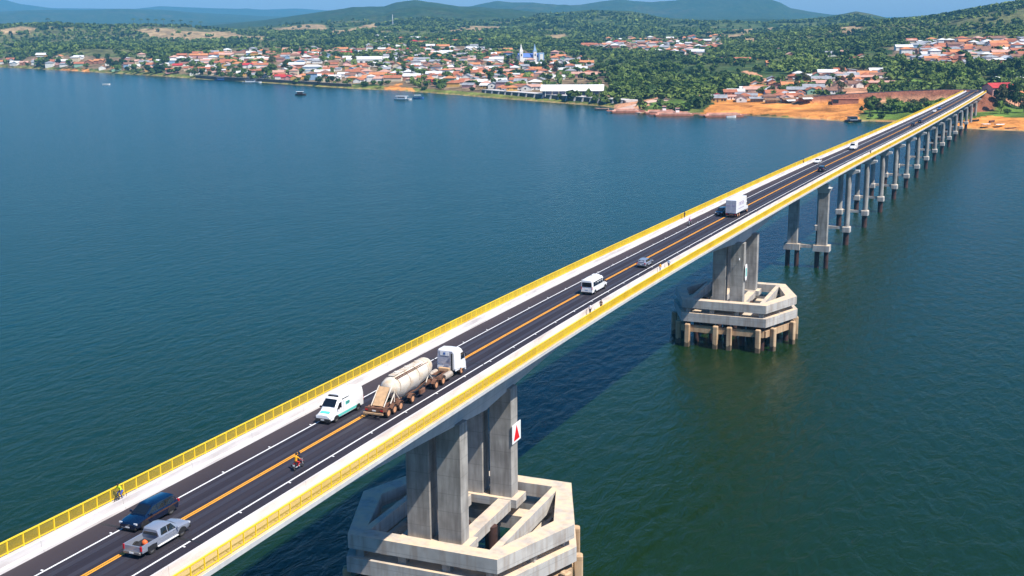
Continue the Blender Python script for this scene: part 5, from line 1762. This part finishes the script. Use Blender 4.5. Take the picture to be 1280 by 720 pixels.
HT = {}
for nm, (wl, rf), dims in (('gabled', gable(12, 9, 3.2, 2.0), (12, 9, 3.2)), ('long gabled', gable(18, 9, 3.4, 2.2), (18, 9, 3.4)), ('hipped', hip(12, 10, 3.3, 2.3), (12, 10, 3.3)), ('two storey', hip(11, 9, 6.2, 2.0), (11, 9, 6.2)), ('lean-to', shed(10, 8, 2.8, 1.0), (10, 8, 2.8)), ('winged', ell(13, 8.5, 3.2, 2.0), (13, 8.5, 3.2))):
    HT[nm] = (wl.mesh('wall', WALLS['white']), rf.mesh('roof', ROOFS['terracotta']), dims)
win_m = MB().box((0, 0, 0), (1.5, .12, 1.2)).mesh('window', MT['pane'])
door_m = MB().box((0, 0, 0), (1.1, .12, 2.1)).mesh('door', MT['wood'])
HOUSE_SPEC = []


def house(kind, wall, roof, x, y, rz, s, zone, details=False, z=None, name='house'):
    r = bpy.data.objects.new(name, None); COL.objects.link(r)
    wm, rm, (w_, d_, h) = HT[kind]
    r.location = (x, y, gz(x, y) if z is None else z); r.rotation_euler = (0, 0, rz); r.scale = (s, s, s * random.uniform(.95, 1.1))
    a = obj('wall', wm, r); a.material_slots[0].link = 'OBJECT'; a.material_slots[0].material = WALLS[wall]
    b = obj('roof', rm, r); b.material_slots[0].link = 'OBJECT'; b.material_slots[0].material = ROOFS[roof]
    if details:
        hh = min(h, 3.2)
        yy = -d_ / 2
        obj('door', door_m, r, (-w_ * .1, yy, 1.05))
        for px in (-.34, .2, .38):
            obj('window', win_m, r, (w_ * px, yy, hh * .55))
            if h > 5:
                obj('window', win_m, r, (w_ * px, yy, hh * .55 + 3))
        obj('window', win_m, r, (w_ / 2, -d_ * .1, hh * .55), PI / 2)
        obj('window', win_m, r, (-w_ / 2, .1 * d_, hh * .55), PI / 2)
    HOUSE_SPEC.append((r, kind, wall, roof, zone))
    return r

HZONES = [  # polygon, du, dv, keep, zone phrase
    ([(-10, 82), (-10, 76), (100, 76), (215, 80), (215, 91), (110, 87)], 13, 3.6, .75, 'on the wooded upstream shore'),
    ([(215, 92), (215, 74), (262, 66), (340, 62), (345, 99), (300, 97)], 10, 3.4, .85, 'above the moored blue boat'),
    ([(345, 100), (340, 62), (430, 62), (470, 60), (475, 105), (430, 103)], 10, 3.3, .9, 'around the white warehouse'),
    ([(475, 103), (470, 60), (600, 60), (605, 110), (560, 109), (500, 102)], 9.5, 3.3, .92, 'behind the anchored boats'),
    ([(605, 111), (600, 62), (700, 68), (745, 80), (752, 98), (680, 100), (672, 116), (640, 115)], 9.5, 3.4, .92, 'around the church'),
    ([(725, 60), (760, 51), (850, 49), (900, 47), (905, 60), (880, 69), (800, 66)], 8.5, 2.6, .9, 'in the suburb behind the wood'),
    ([(455, 60), (470, 47), (560, 50), (612, 50), (610, 60)], 10, 3, .5, 'below the forested ridge'),
    ([(1120, 68), (1135, 52), (1290, 50), (1290, 72), (1235, 82), (1180, 84), (1140, 78)], 8.5, 2.8, .8, 'below the right hill'),
    ([(880, 128), (905, 118), (955, 104), (990, 95), (1080, 88), (1108, 96), (1085, 106), (1060, 118), (1000, 127), (930, 129)], 10.5, 3.6, .8, 'among the dirt lanes'),
    ([(890, 78), (900, 66), (1060, 62), (1100, 76), (1000, 84)], 16, 5, .4, 'in the wood below the quarry'),
    ([(20, 76), (60, 70), (215, 72), (215, 79), (100, 75)], 16, 3.4, .4, 'deep in the upstream trees'),
    ([(1225, 124), (1240, 116), (1290, 112), (1290, 122)], 14, 4, .6, 'on the right bank'),
]
cand = []
for i, (P, du, dv, keep, zn) in enumerate(HZONES):
    U, V = poly_px(P, 9999, du, dv, 300 + i)
    for u, v in zip(U, V):
        if random.random() < keep and v < shv(u) - 3:
            if 676 < u < 768 and 102 < v < 128: continue
            if 636 < u < 690 and 62 < v < 80: continue
            if 436 < u < 480 and 70 < v < 82: continue
            if 378 < u < 405 and 83 < v < 92: continue
            cand.append((u, v, i))
HX, HYy, HZz = on_ground([c[0] for c in cand], [c[1] for c in cand])
order = sorted(range(len(cand)), key=lambda k: HX[k] * 0 + math.hypot(HX[k] - CAM[0], HYy[k]) if HX[k] == HX[k] else 1e9)
grid = {}
HPOS = []
big = []
for k in order:
    x, y = HX[k], HYy[k]
    if x != x or HZz[k] < 1.5 or (abs(x - BX(y)) < 18 and y < 1040) or np.hypot(RP[:, 0] - x, RP[:, 1] - y).min() < 20:
        continue
    r = math.hypot(x - CAM[0], y)
    s = .95 + .32 * min(1, (r - 900) / 1600) + random.uniform(-.10, .16)
    md = 9.8 * s
    c = (int(x // 30), int(y // 30))
    if any(math.hypot(x - a, y - b) < md for i in (-1, 0, 1) for j in (-1, 0, 1) for a, b in grid.get((c[0] + i, c[1] + j), ())):
        continue
    grid.setdefault(c, []).append((x, y))
    HPOS.append((x, y, HZz[k], s, cand[k][2], r))
# streets follow the shore direction
far_mb = {}
for q, (x, y, z, s, zi, r) in enumerate(HPOS):
    th = math.atan2(RH[1], RH[0]) + .18 * math.sin(x / 260) + (PI / 2 if random.random() < .35 else 0) + random.uniform(-.12, .12)
    if math.cos(th - math.atan2(RH[1], RH[0])) < -.1:
        th += PI
    zn = HZONES[zi][4]
    poor = zi in (8, 9, 11)
    kind = random.choices(list(HT), (4, 2, 3, 1.2 if not poor else .2, 1.5, 2))[0]
    wall = random.choices(list(WALLS), (6, 3, 1, .8, 1, 2.5 if poor or zi in (5, 7) else .8, .6))[0]
    roof = random.choices(list(ROOFS), (4, 3.2, 2.6, 3, 3.8, 2.0, .5))[0]
    if kind == 'lean-to':
        roof = random.choice(['white', 'grey', 'faded pink'])
    if q < 285:
        house(kind, wall, roof, x, y, th, s, zn, q < 80, z)
    else:
        R_ = Matrix.Rotation(th, 3, 'Z')
        for part, m in ((0, WALLS[wall]), (1, ROOFS[roof])):
            me = HT[kind][part]
            vb = far_mb.setdefault(m.name, (m, MB()))[1]
            vb.add([tuple((R_ @ (v.co * s)) + Vector((x, y, z))) for v in me.vertices], [tuple(p.vertices) for p in me.polygons])
print('houses', len(HPOS))
allm = MB(); mats = []
for nm, (m, b) in far_mb.items():
    allm.add(b.v, b.f, len(mats)); mats.append(m)
me = allm.mesh('distant_houses', mats, fix=False)
o = obj('distant_houses', me); tag(o, 'small tiled houses of the outer suburbs far behind the town', kind='stuff')

# ------------------------------------------------------------------ forest as a mass
tpl = [crown_cloud(46, 1.0, 1.0, .29, 5, 900 + i) for i in range(8)]
P_ = []
r = 820.0
while r < 4000:
    s = 6.0 + r / 480 if r < 2500 else 7.5 + r / 1300
    na = int(1.24 * r / s)
    a = -.62 + 1.24 * (np.arange(na) + rng.uniform(0, 1, na)) / na
    rr = r + rng.uniform(-.5, .5, na) * s
    P_.append(np.stack([a, rr, np.full(na, s)], 1)); r += s * .95
P_ = np.concatenate(P_)
fa, fr, fs = P_[:, 0], P_[:, 1], P_[:, 2]
inview = (np.abs(fa) < .47) & (rng.random(len(fr)) > np.clip((fr - 2600) / 1600, 0, .85))
fa, fr, fs = fa[inview], fr[inview], fs[inview]
fx = CAM[0] + fr * (np.cos(fa) * FH[0] + np.sin(fa) * RH[0]); fy = CAM[1] + fr * (np.cos(fa) * FH[1] + np.sin(fa) * RH[1])
fd = fr - shore_r(fa)
dens = np.where(fd > 9, .80, 0.0)
nz = fbm(fx / 130, fy / 130, 77)
dens = dens * np.clip((nz - .36) * 6, .06, 1)
dens = np.where(fd < 55, dens * .35, dens)
for Z, kf in ((Z_TOWN, .24), (Z_SCRUB, .55), (Z_DRY, .08), (Z_GRASS, .10), (Z_DIRT, .0), (Z_SAND, .0)):
    for P in Z:
        if len(P) > 2:
            dens = np.where(in_poly(fx, fy, P), dens * kf, dens)
keep = rng.random(len(fx)) < dens
keep &= ~((np.abs(fx - 45) < 30) & (fy < 1050))
fx, fy, fr, fs = fx[keep], fy[keep], fr[keep], fs[keep]
ok = np.ones(len(fx), bool)
hxy = np.array([(h[0], h[1]) for h in HPOS])
for i0 in range(0, len(fx), 4000):
    d2 = (fx[i0:i0 + 4000, None] - hxy[None, :, 0]) ** 2 + (fy[i0:i0 + 4000, None] - hxy[None, :, 1]) ** 2
    ok[i0:i0 + 4000] = d2.min(1) > 95
    d3 = np.hypot(fx[i0:i0 + 4000, None] - RP[None, :, 0], fy[i0:i0 + 4000, None] - RP[None, :, 1])
    ok[i0:i0 + 4000] &= d3.min(1) > 16
fx, fy, fr, fs = fx[ok], fy[ok], fr[ok], fs[ok]
fz = ground(fx, fy)
okz = fz > 1.0
fx, fy, fr, fs, fz = fx[okz], fy[okz], fr[okz], fs[okz], fz[okz]
print('forest crowns', len(fx))
tpl2 = [crown_cloud(15, 1.0, 1.0, .50, 3, 950 + i) for i in range(8)]
an = rng.uniform(0, 2 * PI, len(fx)); sc_ = fs * np.clip(rng.lognormal(-.58, .32, len(fx)), .3, 1.15); hh = rng.uniform(.8, 1.35, len(fx)) * np.clip(5.2 / sc_, .5, 1.4)
parts_ = []
for TP, sel in ((tpl, fr < 2500), (tpl2, fr >= 2500)):
    idx = np.nonzero(sel)[0]
    ti = rng.integers(0, len(TP), len(idx))
    for i in range(len(TP)):
        m = idx[ti == i]
        t0 = TP[i]
        c, s_ = np.cos(an[m])[:, None], np.sin(an[m])[:, None]
        px_ = (t0[None, :, 0] * c - t0[None, :, 1] * s_) * sc_[m][:, None] + fx[m][:, None]
        py_ = (t0[None, :, 0] * s_ + t0[None, :, 1] * c) * sc_[m][:, None] + fy[m][:, None]
        pz_ = t0[None, :, 2] * (sc_[m] * hh[m])[:, None] + fz[m][:, None] + .4
        parts_.append(np.stack([px_, py_, pz_], 2).reshape(-1, 3).astype(np.float32))
pts = np.concatenate(parts_)
o = obj('forest', quads_mesh('forest', pts.reshape(-1, 3), LEAF['forest']))
tag(o, 'dense green woodland covering the banks and the hills', kind='stuff')

# ------------------------------------------------------------------ landmarks of the town
def g1(u, v):
    x, y, z = on_ground([u], [v])
    return float(x[0]), float(y[0]), float(z[0])
ALONG = math.atan2(RH[1], RH[0])

# long market hall with white roof
x, y, z = g1(716, 119.5)
t = thing('market_hall', 'long white roofed market hall behind the riverside embankment', 'market hall', (x, y, z), ALONG - .10)
MB().box((0, 0, 1.9), (58, 22, 6.4)).build('wall', mat('hall_wall', (.10, .11, .17), .8, noise=.4, scale=.2), t)
MB().hull([[(xx, -12.4, 5.0), (xx, 0, 10.2), (xx, 12.4, 5.0), (xx, 12.4, 5.3), (xx, 0, 10.6), (xx, -12.4, 5.3)] for xx in (-31, 30.5)]).build('roof', mat('hall_roof', (.86, .86, .85), .5), t)
for xx in (-29.2, 29.2):
    MB().hull([[(xx - .1, -11, 5.1), (xx - .1, 11, 5.1), (xx - .1, 0, 9.8)], [(xx + .1, -11, 5.1), (xx + .1, 11, 5.1), (xx + .1, 0, 9.8)]]).build('gable_end', ROOFS['grey'], t)
for k in range(9):
    MB().box((-26 + 6.5 * k, -11.3, 2.4), (.8, .5, 5.2)).build('column', WALLS['cream' if k % 3 else 'white'], t)
# long white warehouse on the slope
x, y, z = g1(456, 80)
t = thing('warehouse', 'long white warehouse on the slope above the two anchored boats', 'warehouse', (x, y, z), ALONG)
a, b = gable(52, 18, 7, 4)
a.build('wall', WALLS['white'], t); b.build('roof', ROOFS['white'], t)
for k in range(6):
    MB().box((-20 + 8 * k, -9.05, 3), (4, .2, 3)).build('window', MT['pane'], t)
# school with blue bands
x, y, z = g1(391, 90.5)
t = thing('school', 'white two storey school with blue bands near the small roofed boat', 'school', (x, y, z), ALONG)
MB().box((0, 0, 3.5), (26, 11, 9)).build('wall', WALLS['white'], t)
for zz in (2.7, 6.1):
    MB().box((0, -5.56, zz), (24.5, .12, 1.1)).build('blue_band', WALLS['blue'], t)
_, rf = hip(26, 11, 8, 2.6); rf.build('roof', ROOFS['white'], t)
# church
x, y, z = g1(660, 79)
t = thing('church', 'blue and white church with two pointed towers above the tiled roofs', 'church', (x, y, z), ALONG + .25)
a, b = gable(30, 14, 9, 5)
a.build('nave', WALLS['white'], t); b.build('roof', mat('blue_roof', (.08, .16, .48), .6), t)
for xx in (-12.5, 8):
    MB().box((xx, -8.2, 8), (4.6, 4.6, 18)).build('tower', WALLS['white'], t)
    MB().hull([[(xx + sx * k, -8.2 + sy * k, zz) for sx, sy in ((-1, -1), (1, -1), (1, 1), (-1, 1))] for k, zz in ((2.6, 17), (1.3, 21), (.1, 28))]).build('spire', WALLS['white' if xx < 0 else 'blue'], t)
    MB().box((xx, -10.55, 12), (1.6, .15, 3)).build('belfry_window', MT['pane'], t)
MB().box((17.5, -7.6, 7), (8, 6, 16)).build('side_tower', WALLS['blue'], t)
MB().box((17.5, -10.65, 9), (4.4, .2, 8)).build('tower_panel', WALLS['white'], t)
for k in range(4):
    MB().box((-6 + 4 * k, -7.06, 4), (1.2, .12, 4)).build('window', MT['pane'], t)
# red roofed house by the bridge end and the long sheds beyond
x, y, z = g1(1236, 119.5)
r = house('winged', 'pink', 'red', x + 6, y + 14, ALONG + .3, 1.5, 'x', True, z + 1); HOUSE_SPEC.pop()
tag(r, 'red roofed house right beside the far bridge end', 'house')
for u, v, lab, L in ((1247, 106.5, 'long low white roofed shed behind the tall slender trees', 34), (1262, 102, 'shorter low white roofed shed farther behind the tall slender trees', 26), (1108, 107, 'long pale roofed shed across the field from the bridge end', 44), (1075, 100, 'long pale roofed shed nearer the dirt lanes', 36)):
    x, y, z = g1(u, v)
    t = thing('long_shed', lab, 'shed', (x, y, z), ALONG + random.uniform(-.15, .15), 'long low sheds')
    a, b = gable(L, 10, 3.2, 1.4); a.build('wall', WALLS['brick'], t); b.build('roof', ROOFS['white' if u > 1200 else 'faded pink'], t)
x, y, z = g1(1056, 129)
t = thing('brick_building', 'long orange brick building with a dark open end on the orange beach', 'building', (x, y, z), ALONG - .12)
MB().box((0, 0, 1.2), (21, 8, 5)).build('wall', WALLS['brick'], t); MB().box((0, 0, 3.8), (21.8, 8.8, .25)).build('roof', ROOFS['terracotta'], t); MB().box((-8, -4.06, 1.7), (4.5, .15, 2.8)).build('opening', MT['pane'], t)
x, y, z = g1(1052, 100.5)
t = thing('yellow_shop', 'bright yellow shop among the dirt lanes', 'shop', (x, y, z), ALONG)
MB().box((0, 0, 2), (11, 8, 6)).build('wall', mat('yellow_wall', (.75, .55, .02), .8), t); MB().box((0, 0, 5.1), (11.6, 8.6, .25)).build('roof', ROOFS['white'], t); MB().box((0, -4.05, 1.6), (6, .15, 2.4)).build('opening', MT['pane'], t)
x, y, z = g1(640, 116.5)
r = house('two storey', 'ochre', 'orange', x, y, ALONG, 1.0, 'x', True, z); HOUSE_SPEC.pop(); tag(r, 'yellow two storey house at the left end of the embankment wall', 'house')
# beach kiosks with thatch
thatch = mat('thatch', (.20, .11, .06), .95, noise=.4, scale=.8)
for u, v, lab, tarp in ((874, 128, 'round thatched beach hut with white tarps below the wood', True), (887, 127, 'brown roofed beach hut beside the thatched hut', False), (985, 128.5, 'dark beach bar with white awning on the orange beach', True), (964, 129, 'low beach bar half shaded by a tree on the orange beach', False), (945, 127, 'grey roofed beach stall at the foot of the dirt track', False), (1006, 126, 'two tone beach stall near the middle of the orange beach', True)):
    x, y, z = g1(u, v)
    t = thing('beach_hut', lab, 'beach hut', (x, y, z), ALONG + random.uniform(-.3, .3), 'beach huts above the river')
    if 'round' in lab:
        MB().hull([[(rr * math.cos(q), rr * math.sin(q), zz) for q in [2 * PI * i / 14 for i in range(14)]] for rr, zz in ((7.2, 2.6), (3.6, 4.8), (.3, 6.6))]).build('roof', thatch, t)
        n_, R_ = 6, 6.0
    else:
        MB().hull([[(xx, -4.4, 2.7), (xx, 0, 4.1), (xx, 4.4, 2.7), (xx, 4.4, 2.9), (xx, 0, 4.4), (xx, -4.4, 2.9)] for xx in (-6.5, 6.5)]).build('roof', thatch if not 'grey' in lab else ROOFS['grey'], t)
        n_, R_ = 6, 4.2
        MB().box((0, 1.5, 1.1), (9, 3, 3.4)).build('wall', WALLS['brick' if tarp else 'cream'], t)
    for k in range(n_):
        MB().tube((R_ * math.cos(k * 2 * PI / n_), R_ * .8 * math.sin(k * 2 * PI / n_), -1), (R_ * math.cos(k * 2 * PI / n_), R_ * .8 * math.sin(k * 2 * PI / n_), 2.9), .14, n=6).build('post', MT['wood'], t)
    if tarp:
        MB().hull([[(-4, -7.6, 1.9), (4.5, -7.6, 2.0), (4.5, -4.0, 2.9), (-4, -4.0, 2.9)], [(-4, -7.6, 1.97), (4.5, -7.6, 2.07), (4.5, -4.0, 2.97), (-4, -4.0, 2.97)]]).build('awning', MT['sign_white'], t)
# embankment with buttresses
ux = [603, 625, 650, 680, 710, 740, 768, 782]; vx = [115.5, 117.5, 119.8, 122.4, 124.8, 127, 128.6, 128.9]
ex, ey, ez = on_ground(ux, vx)
WP, WZ = densify(list(zip(ex, ey)), list(np.maximum(ez, 1.5)), 6)
t = thing('embankment_wall', 'dark riverside embankment wall with pale sloping buttresses before the market hall', 'wall')
def wall_sweep(mb, prof):
    rings = []
    for i in range(len(WP)):
        a = WP[max(i - 1, 0)]; b = WP[min(i + 1, len(WP) - 1)]
        d_ = (b - a) / np.linalg.norm(b - a); nn = np.array([d_[1], -d_[0]])
        rings.append([(WP[i][0] + nn[0] * o_, WP[i][1] + nn[1] * o_, 2.0 + z_) for o_, z_ in prof])
    mb.hull(rings)
    return mb
wall_sweep(MB(), [(0, -4), (1.2, -4), (.8, 3.7), (0, 3.7)]).build('wall', mat('dark_stone', (.13, .105, .09), .9, noise=.4, scale=.3), t)
wall_sweep(MB(), [(-.4, 3.7), (1.1, 3.7), (1.1, 4.3), (-.4, 4.3)]).build('parapet', MT['walk'], t)
wall_sweep(MB(), [(-14, 2.0), (-.45, 2.0), (-.45, 4.1), (-14, 4.1)]).build('promenade', MT['walk'], t)
for i in range(2, len(WP) - 1, 2):
    a, b = WP[i - 1], WP[i + 1]
    d_ = (b - a) / np.linalg.norm(b - a)
    q = MB(); q.hull([[(xx, -.8, -4), (xx, -4.0, -3.2), (xx, -3.0, .2), (xx, -1.3, 3.6), (xx, -.8, 3.6)] for xx in (-.9, .9)])
    o = q.build('buttress', MT['cap'], t, loc=(WP[i][0], WP[i][1], 2.0)); o.rotation_euler = (0, 0, math.atan2(d_[1], d_[0]))
# low brown quay wall of the older front
ux = [245, 275, 300, 330, 355, 385, 410, 440]; vx = [97.5, 100, 101, 102, 103, 105, 106.8, 108]
ex, ey, ez = on_ground(ux, vx)
WP, WZ = densify(list(zip(ex, ey)), list(ez), 4)
t = thing('quay_wall', 'low brown quay wall along the shore near the moored blue boat', 'wall')
wall_sweep(MB(), [(0, -4), (1.0, -4), (.7, 2.6), (0, 2.6)]).build('wall', mat('brown_stone', (.22, .13, .09), .9, noise=.3, scale=.3), t)
wall_sweep(MB(), [(-.3, 2.6), (.9, 2.6), (.9, 3.0), (-.3, 3.0)]).build('coping', MT['cap'], t)
# ferry ramp
P = [(765, 138.5), (800, 141.5), (824, 131), (838, 124.5), (826, 122.5), (800, 129)]
pts_ = [g1(u, v) for u, v in P]
mb = MB(); mb.hull([[(x, y, max(z, .2) - 1.5) for x, y, z in pts_], [(x, y, max(z, .15) + .35) for x, y, z in pts_]])
o = mb.build('ferry_ramp', mat('ramp_concrete', (.52, .36, .28), .85, noise=.15, scale=.1)); tag(o, 'pinkish concrete ferry ramp sloping into the river', kind='structure')
# mast on the ridge
x, y, z = g1(491, 33)
t = thing('radio_mast', 'thin pale lattice mast on the forested ridge', 'mast', (x, y, z - 1))
t.scale = (.55, .55, .55)
for k in range(5):
    m2 = MB(); z0, z1 = k * 13, k * 13 + 13
    f0, f1 = 3.2 * (1 - z0 / 75), 3.2 * (1 - z1 / 75)
    for sx, sy in ((1, 1), (1, -1), (-1, 1), (-1, -1)):
        m2.tube((sx * f0, sy * f0, z0), (sx * f1, sy * f1, z1), .35, n=5); m2.tube((sx * f0, sy * f0, z0), (-sx * f1, sy * f1, z1), .2, n=4)
    m2.build('section', MT['white'], t)

# ------------------------------------------------------------------ boats
deck_pink = mat('rusty_pink_deck', (.62, .33, .24), .85, noise=.25, scale=.4)
rust = mat('rusty_hull', (.36, .13, .08), .85, noise=.4, scale=.4)
def boat_hull(mb, L, W, h, k=.25):
    secs = []
    for y, wf, rise in ((-L / 2, .8, 0), (-L * .3, 1, 0), (L * .15, 1, 0), (L * .36, .7, .12), (L / 2, .04, .3)):
        w_ = W / 2 * wf
        secs.append([(-w_ * .6, y, -.4 + rise * h * .5), (w_ * .6, y, -.4 + rise * h * .5), (w_, y, h + rise * h), (-w_, y, h + rise * h)])
    mb.hull(secs)
def barge(u, v, label, L=24, ang=0.0, tug=True):
    x, y = at_z(u, v, 0)
    t = thing('ferry_barge', label, 'ferry', (x, y, 0), ALONG - PI / 2 + PI / 2 + ang, 'ferry barges at the ramp')
    MB().hull([[(-L / 2, -3.6, .35), (-L / 2, 3.6, .35), (-L / 2, 3.6, 1.1), (-L / 2, -3.6, 1.1)], [(-L / 2 + 3, -3.8, -.6), (-L / 2 + 3, 3.8, -.6), (-L / 2 + 3, 3.8, 1.1), (-L / 2 + 3, -3.8, 1.1)], [(L / 2 - 3, -3.8, -.6), (L / 2 - 3, 3.8, -.6), (L / 2 - 3, 3.8, 1.1), (L / 2 - 3, -3.8, 1.1)], [(L / 2, -3.6, .35), (L / 2, 3.6, .35), (L / 2, 3.6, 1.1), (L / 2, -3.6, 1.1)]]).build('hull', rust, t)
    MB().box((0, 0, 1.16), (L - 1, 7.0, .1)).build('deck', deck_pink, t)
    for s in (-1, 1):
        MB().box((0, s * 3.6, 1.75), (L - 5, .18, 1.1)).build('bulwark', deck_pink, t)
        MB().box((s * (L / 2 + 1.6), 0, 1.25), (3.6, 5.6, .22)).build('ramp_flap', rust, t)
    t.scale = (1.2, 1.3, 1.25)
    if tug:
        MB().box((L * .12, 3.0, 2.9), (2.4, 2.0, 3.4)).build('wheelhouse', MT['white'], t)
        MB().box((L * .12, 3.0, 3.7), (2.44, 2.04, .8)).build('wheelhouse_window', MT['pane'], t)
        MB().box((L * .12, 3.0, 4.7), (3.0, 2.6, .15)).build('wheelhouse_roof', deck_pink, t)
barge(782, 140.6, 'leftmost of the four rusty pink ferry barges by the ramp', 20, .05, False)
barge(826, 142.0, 'second from the left of the four rusty pink ferry barges', 22, .0)
barge(842, 144.6, 'third from the left of the four rusty pink ferry barges', 26, .05)
barge(904, 145.8, 'rightmost of the four rusty pink ferry barges beached alone', 26, .06, False)
def boat(u, v, label, L, W, hullm, cab=None, roof=None, ang=0.0, name='boat', beached=False, cabw=.7):
    if beached:
        x, y, z = g1(u, v)
    else:
        x, y = at_z(u, v, 0); z = 0
    t = thing(name, label, 'boat', (x, y, z + (.4 if beached else 0)), ALONG + ang)
    t.scale = (1.0,) * 3 if beached else (1.4,) * 3
    mb = MB(); boat_hull(mb, L, W, 1.0); mb.build('hull', hullm, t)
    if cab:
        MB().cbox((0, -L * .08, 1.7), (W * cabw, L * .5, 1.7), .2).build('cabin', cab, t)
        for s in (-1, 1):
            MB().box((s * W * cabw / 2, -L * .08, 1.95), (.06, L * .42, .6)).build('cabin_window', MT['pane'], t)
    if roof:
        MB().cbox((0, -L * .08, 2.75 if cab else 2.5), (W * .95, L * .66, .16), .06).build('roof', roof, t)
        if not cab:
            for sx in (-1, 1):
                for sy in (-.36, .2):
                    MB().tube((sx * W * .38, sy * L, .6), (sx * W * .38, sy * L, 2.45), .06, n=6).build('post', MT['rim'], t)
    return t
boat(504, 125.0, 'larger white cabin boat anchored off the green shore', 13, 4.2, MT['white'], MT['white'], MT['white'], -1.9, 'cabin_boat')
boat(523, 123.2, 'smaller white boat anchored just right of the cabin boat', 8, 2.8, MT['blue_car'], None, MT['white'], -1.5)
boat(376, 119.0, 'small brown boat with white roof alone on the open water', 8.5, 3.2, MT['pile'], MT['pile'], MT['white'], -1.6)
boat(279, 100.5, 'blue boat moored below the quay wall', 16, 4.6, MT['blue_car'], MT['blue_car'], MT['silver'], -1.5)
boat(315, 103.6, 'long white boat moored right of the blue boat', 18, 4.8, MT['white'], MT['white'], MT['silver'], -1.55)
boat(752, 137.5, 'low pink motor launch speeding left of the ferry ramp', 9, 2.4, deck_pink, None, None, 1.3, 'motor_launch')
boat(914, 147.2, 'small white rowing boat beside the beached ferry barge', 6, 1.8, MT['white'], None, None, -1.3, 'rowing_boat')
boat(1067, 152.4, 'dark houseboat with silver cabin by the orange beach', 9, 4.6, MT['plastic'], MT['silver'], MT['plastic'], -1.4, 'houseboat', cabw=.8)
boat(133, 106, 'tiny white boat far out near the upstream shore', 7, 2.2, MT['white'], None, None, -1.4, 'rowing_boat')
boat(1219, 152, 'dark canoe pulled up beside the last bridge piers', 7, 1.7, MT['plastic'], None, None, -1.2, 'canoe', True)
boat(1240, 153, 'brown canoe lying alone in the middle of the right beach', 6, 1.6, MT['chassis'], None, None, -1.0, 'canoe', True)
boat(1233, 161.2, 'white topped skiff at the water edge of the right beach', 6, 2.2, MT['plastic'], None, MT['white'], -1.4, 'skiff')
boat(1250, 161.5, 'dark skiff at the water edge beside a grey awning', 7, 2.6, MT['plastic'], None, MT['silver'], -1.5, 'skiff')
boat(1263, 162.2, 'brown skiff rightmost at the water edge', 6, 2.2, MT['pile'], None, None, -1.5, 'skiff')

# ------------------------------------------------------------------ labels of trees and houses
ORD = ['', 'first', 'second', 'third', 'fourth', 'fifth', 'sixth', 'seventh', 'eighth', 'ninth', 'tenth', 'eleventh', 'twelfth', 'thirteenth', 'fourteenth', 'fifteenth', 'sixteenth', 'seventeenth', 'eighteenth', 'nineteenth', 'twentieth']
NUM = ['', 'one', 'two', 'three', 'four', 'five', 'six', 'seven', 'eight', 'nine', 'ten', 'eleven', 'twelve', 'thirteen', 'fourteen', 'fifteen', 'sixteen', 'seventeen', 'eighteen', 'nineteen', 'twenty']
def finish(entries, cat, plural):
    """entries: (object, phrase, zone); same phrases are told apart by their order from the left"""
    by = {}
    for o, ph, zn in entries:
        by.setdefault((ph, zn), []).append(o)
    for (ph, zn), L in by.items():
        L.sort(key=lambda o: project(o.location)[0])
        for i, o in enumerate(L):
            if len(L) == 1:
                lab = f'{ph} {zn}'
            else:
                k = i + 1
                pos = 'leftmost' if k == 1 else 'rightmost' if k == len(L) else f'{ORD[min(k, 20)]} from left'
                lab = f'{pos} of {NUM[min(len(L), 20)]} {plural(ph)} {zn}'
            tag(o, lab, cat, None)
finish([(o, ph, zn) for o, ph, zn in TREE_SPEC], 'tree', lambda p: p + 's')
for o, ph, zn in TREE_SPEC:
    o['group'] = 'trees ' + zn
ent = []
for o, kind, wall, roof, zn in HOUSE_SPEC:
    o['group'] = 'houses ' + zn
    kk = {'gabled': 'gabled', 'long gabled': 'long', 'hipped': 'hip roofed', 'two storey': 'two storey', 'lean-to': 'low', 'winged': 'winged'}[kind]
    ent.append((o, f'{kk} {wall} {roof}-roof house', zn))
finish(ent, 'house', lambda p: p + 's')

# ------------------------------------------------------------------ air
def haze():
    m = bpy.data.materials.new('haze'); m.use_nodes = True
    t = m.node_tree
    t.nodes.remove(t.nodes['Principled BSDF'])
    v = t.nodes.new('ShaderNodeVolumePrincipled')
    v.inputs['Color'].default_value = (.19, .60, 1.0, 1)
    v.inputs['Density'].default_value = 7.5e-5
    v.inputs['Anisotropy'].default_value = 0.0
    t.links.new(v.outputs[0], t.nodes['Material Output'].inputs['Volume'])
    m.cycles.homogeneous_volume = True if hasattr(m.cycles, 'homogeneous_volume') else None
    mb = MB(); mb.box((-4000, 7000, 265), (32000, 23600, 550))
    o = mb.build('haze', m); tag(o, 'thin blue haze over the river and hills', kind='stuff')
haze()
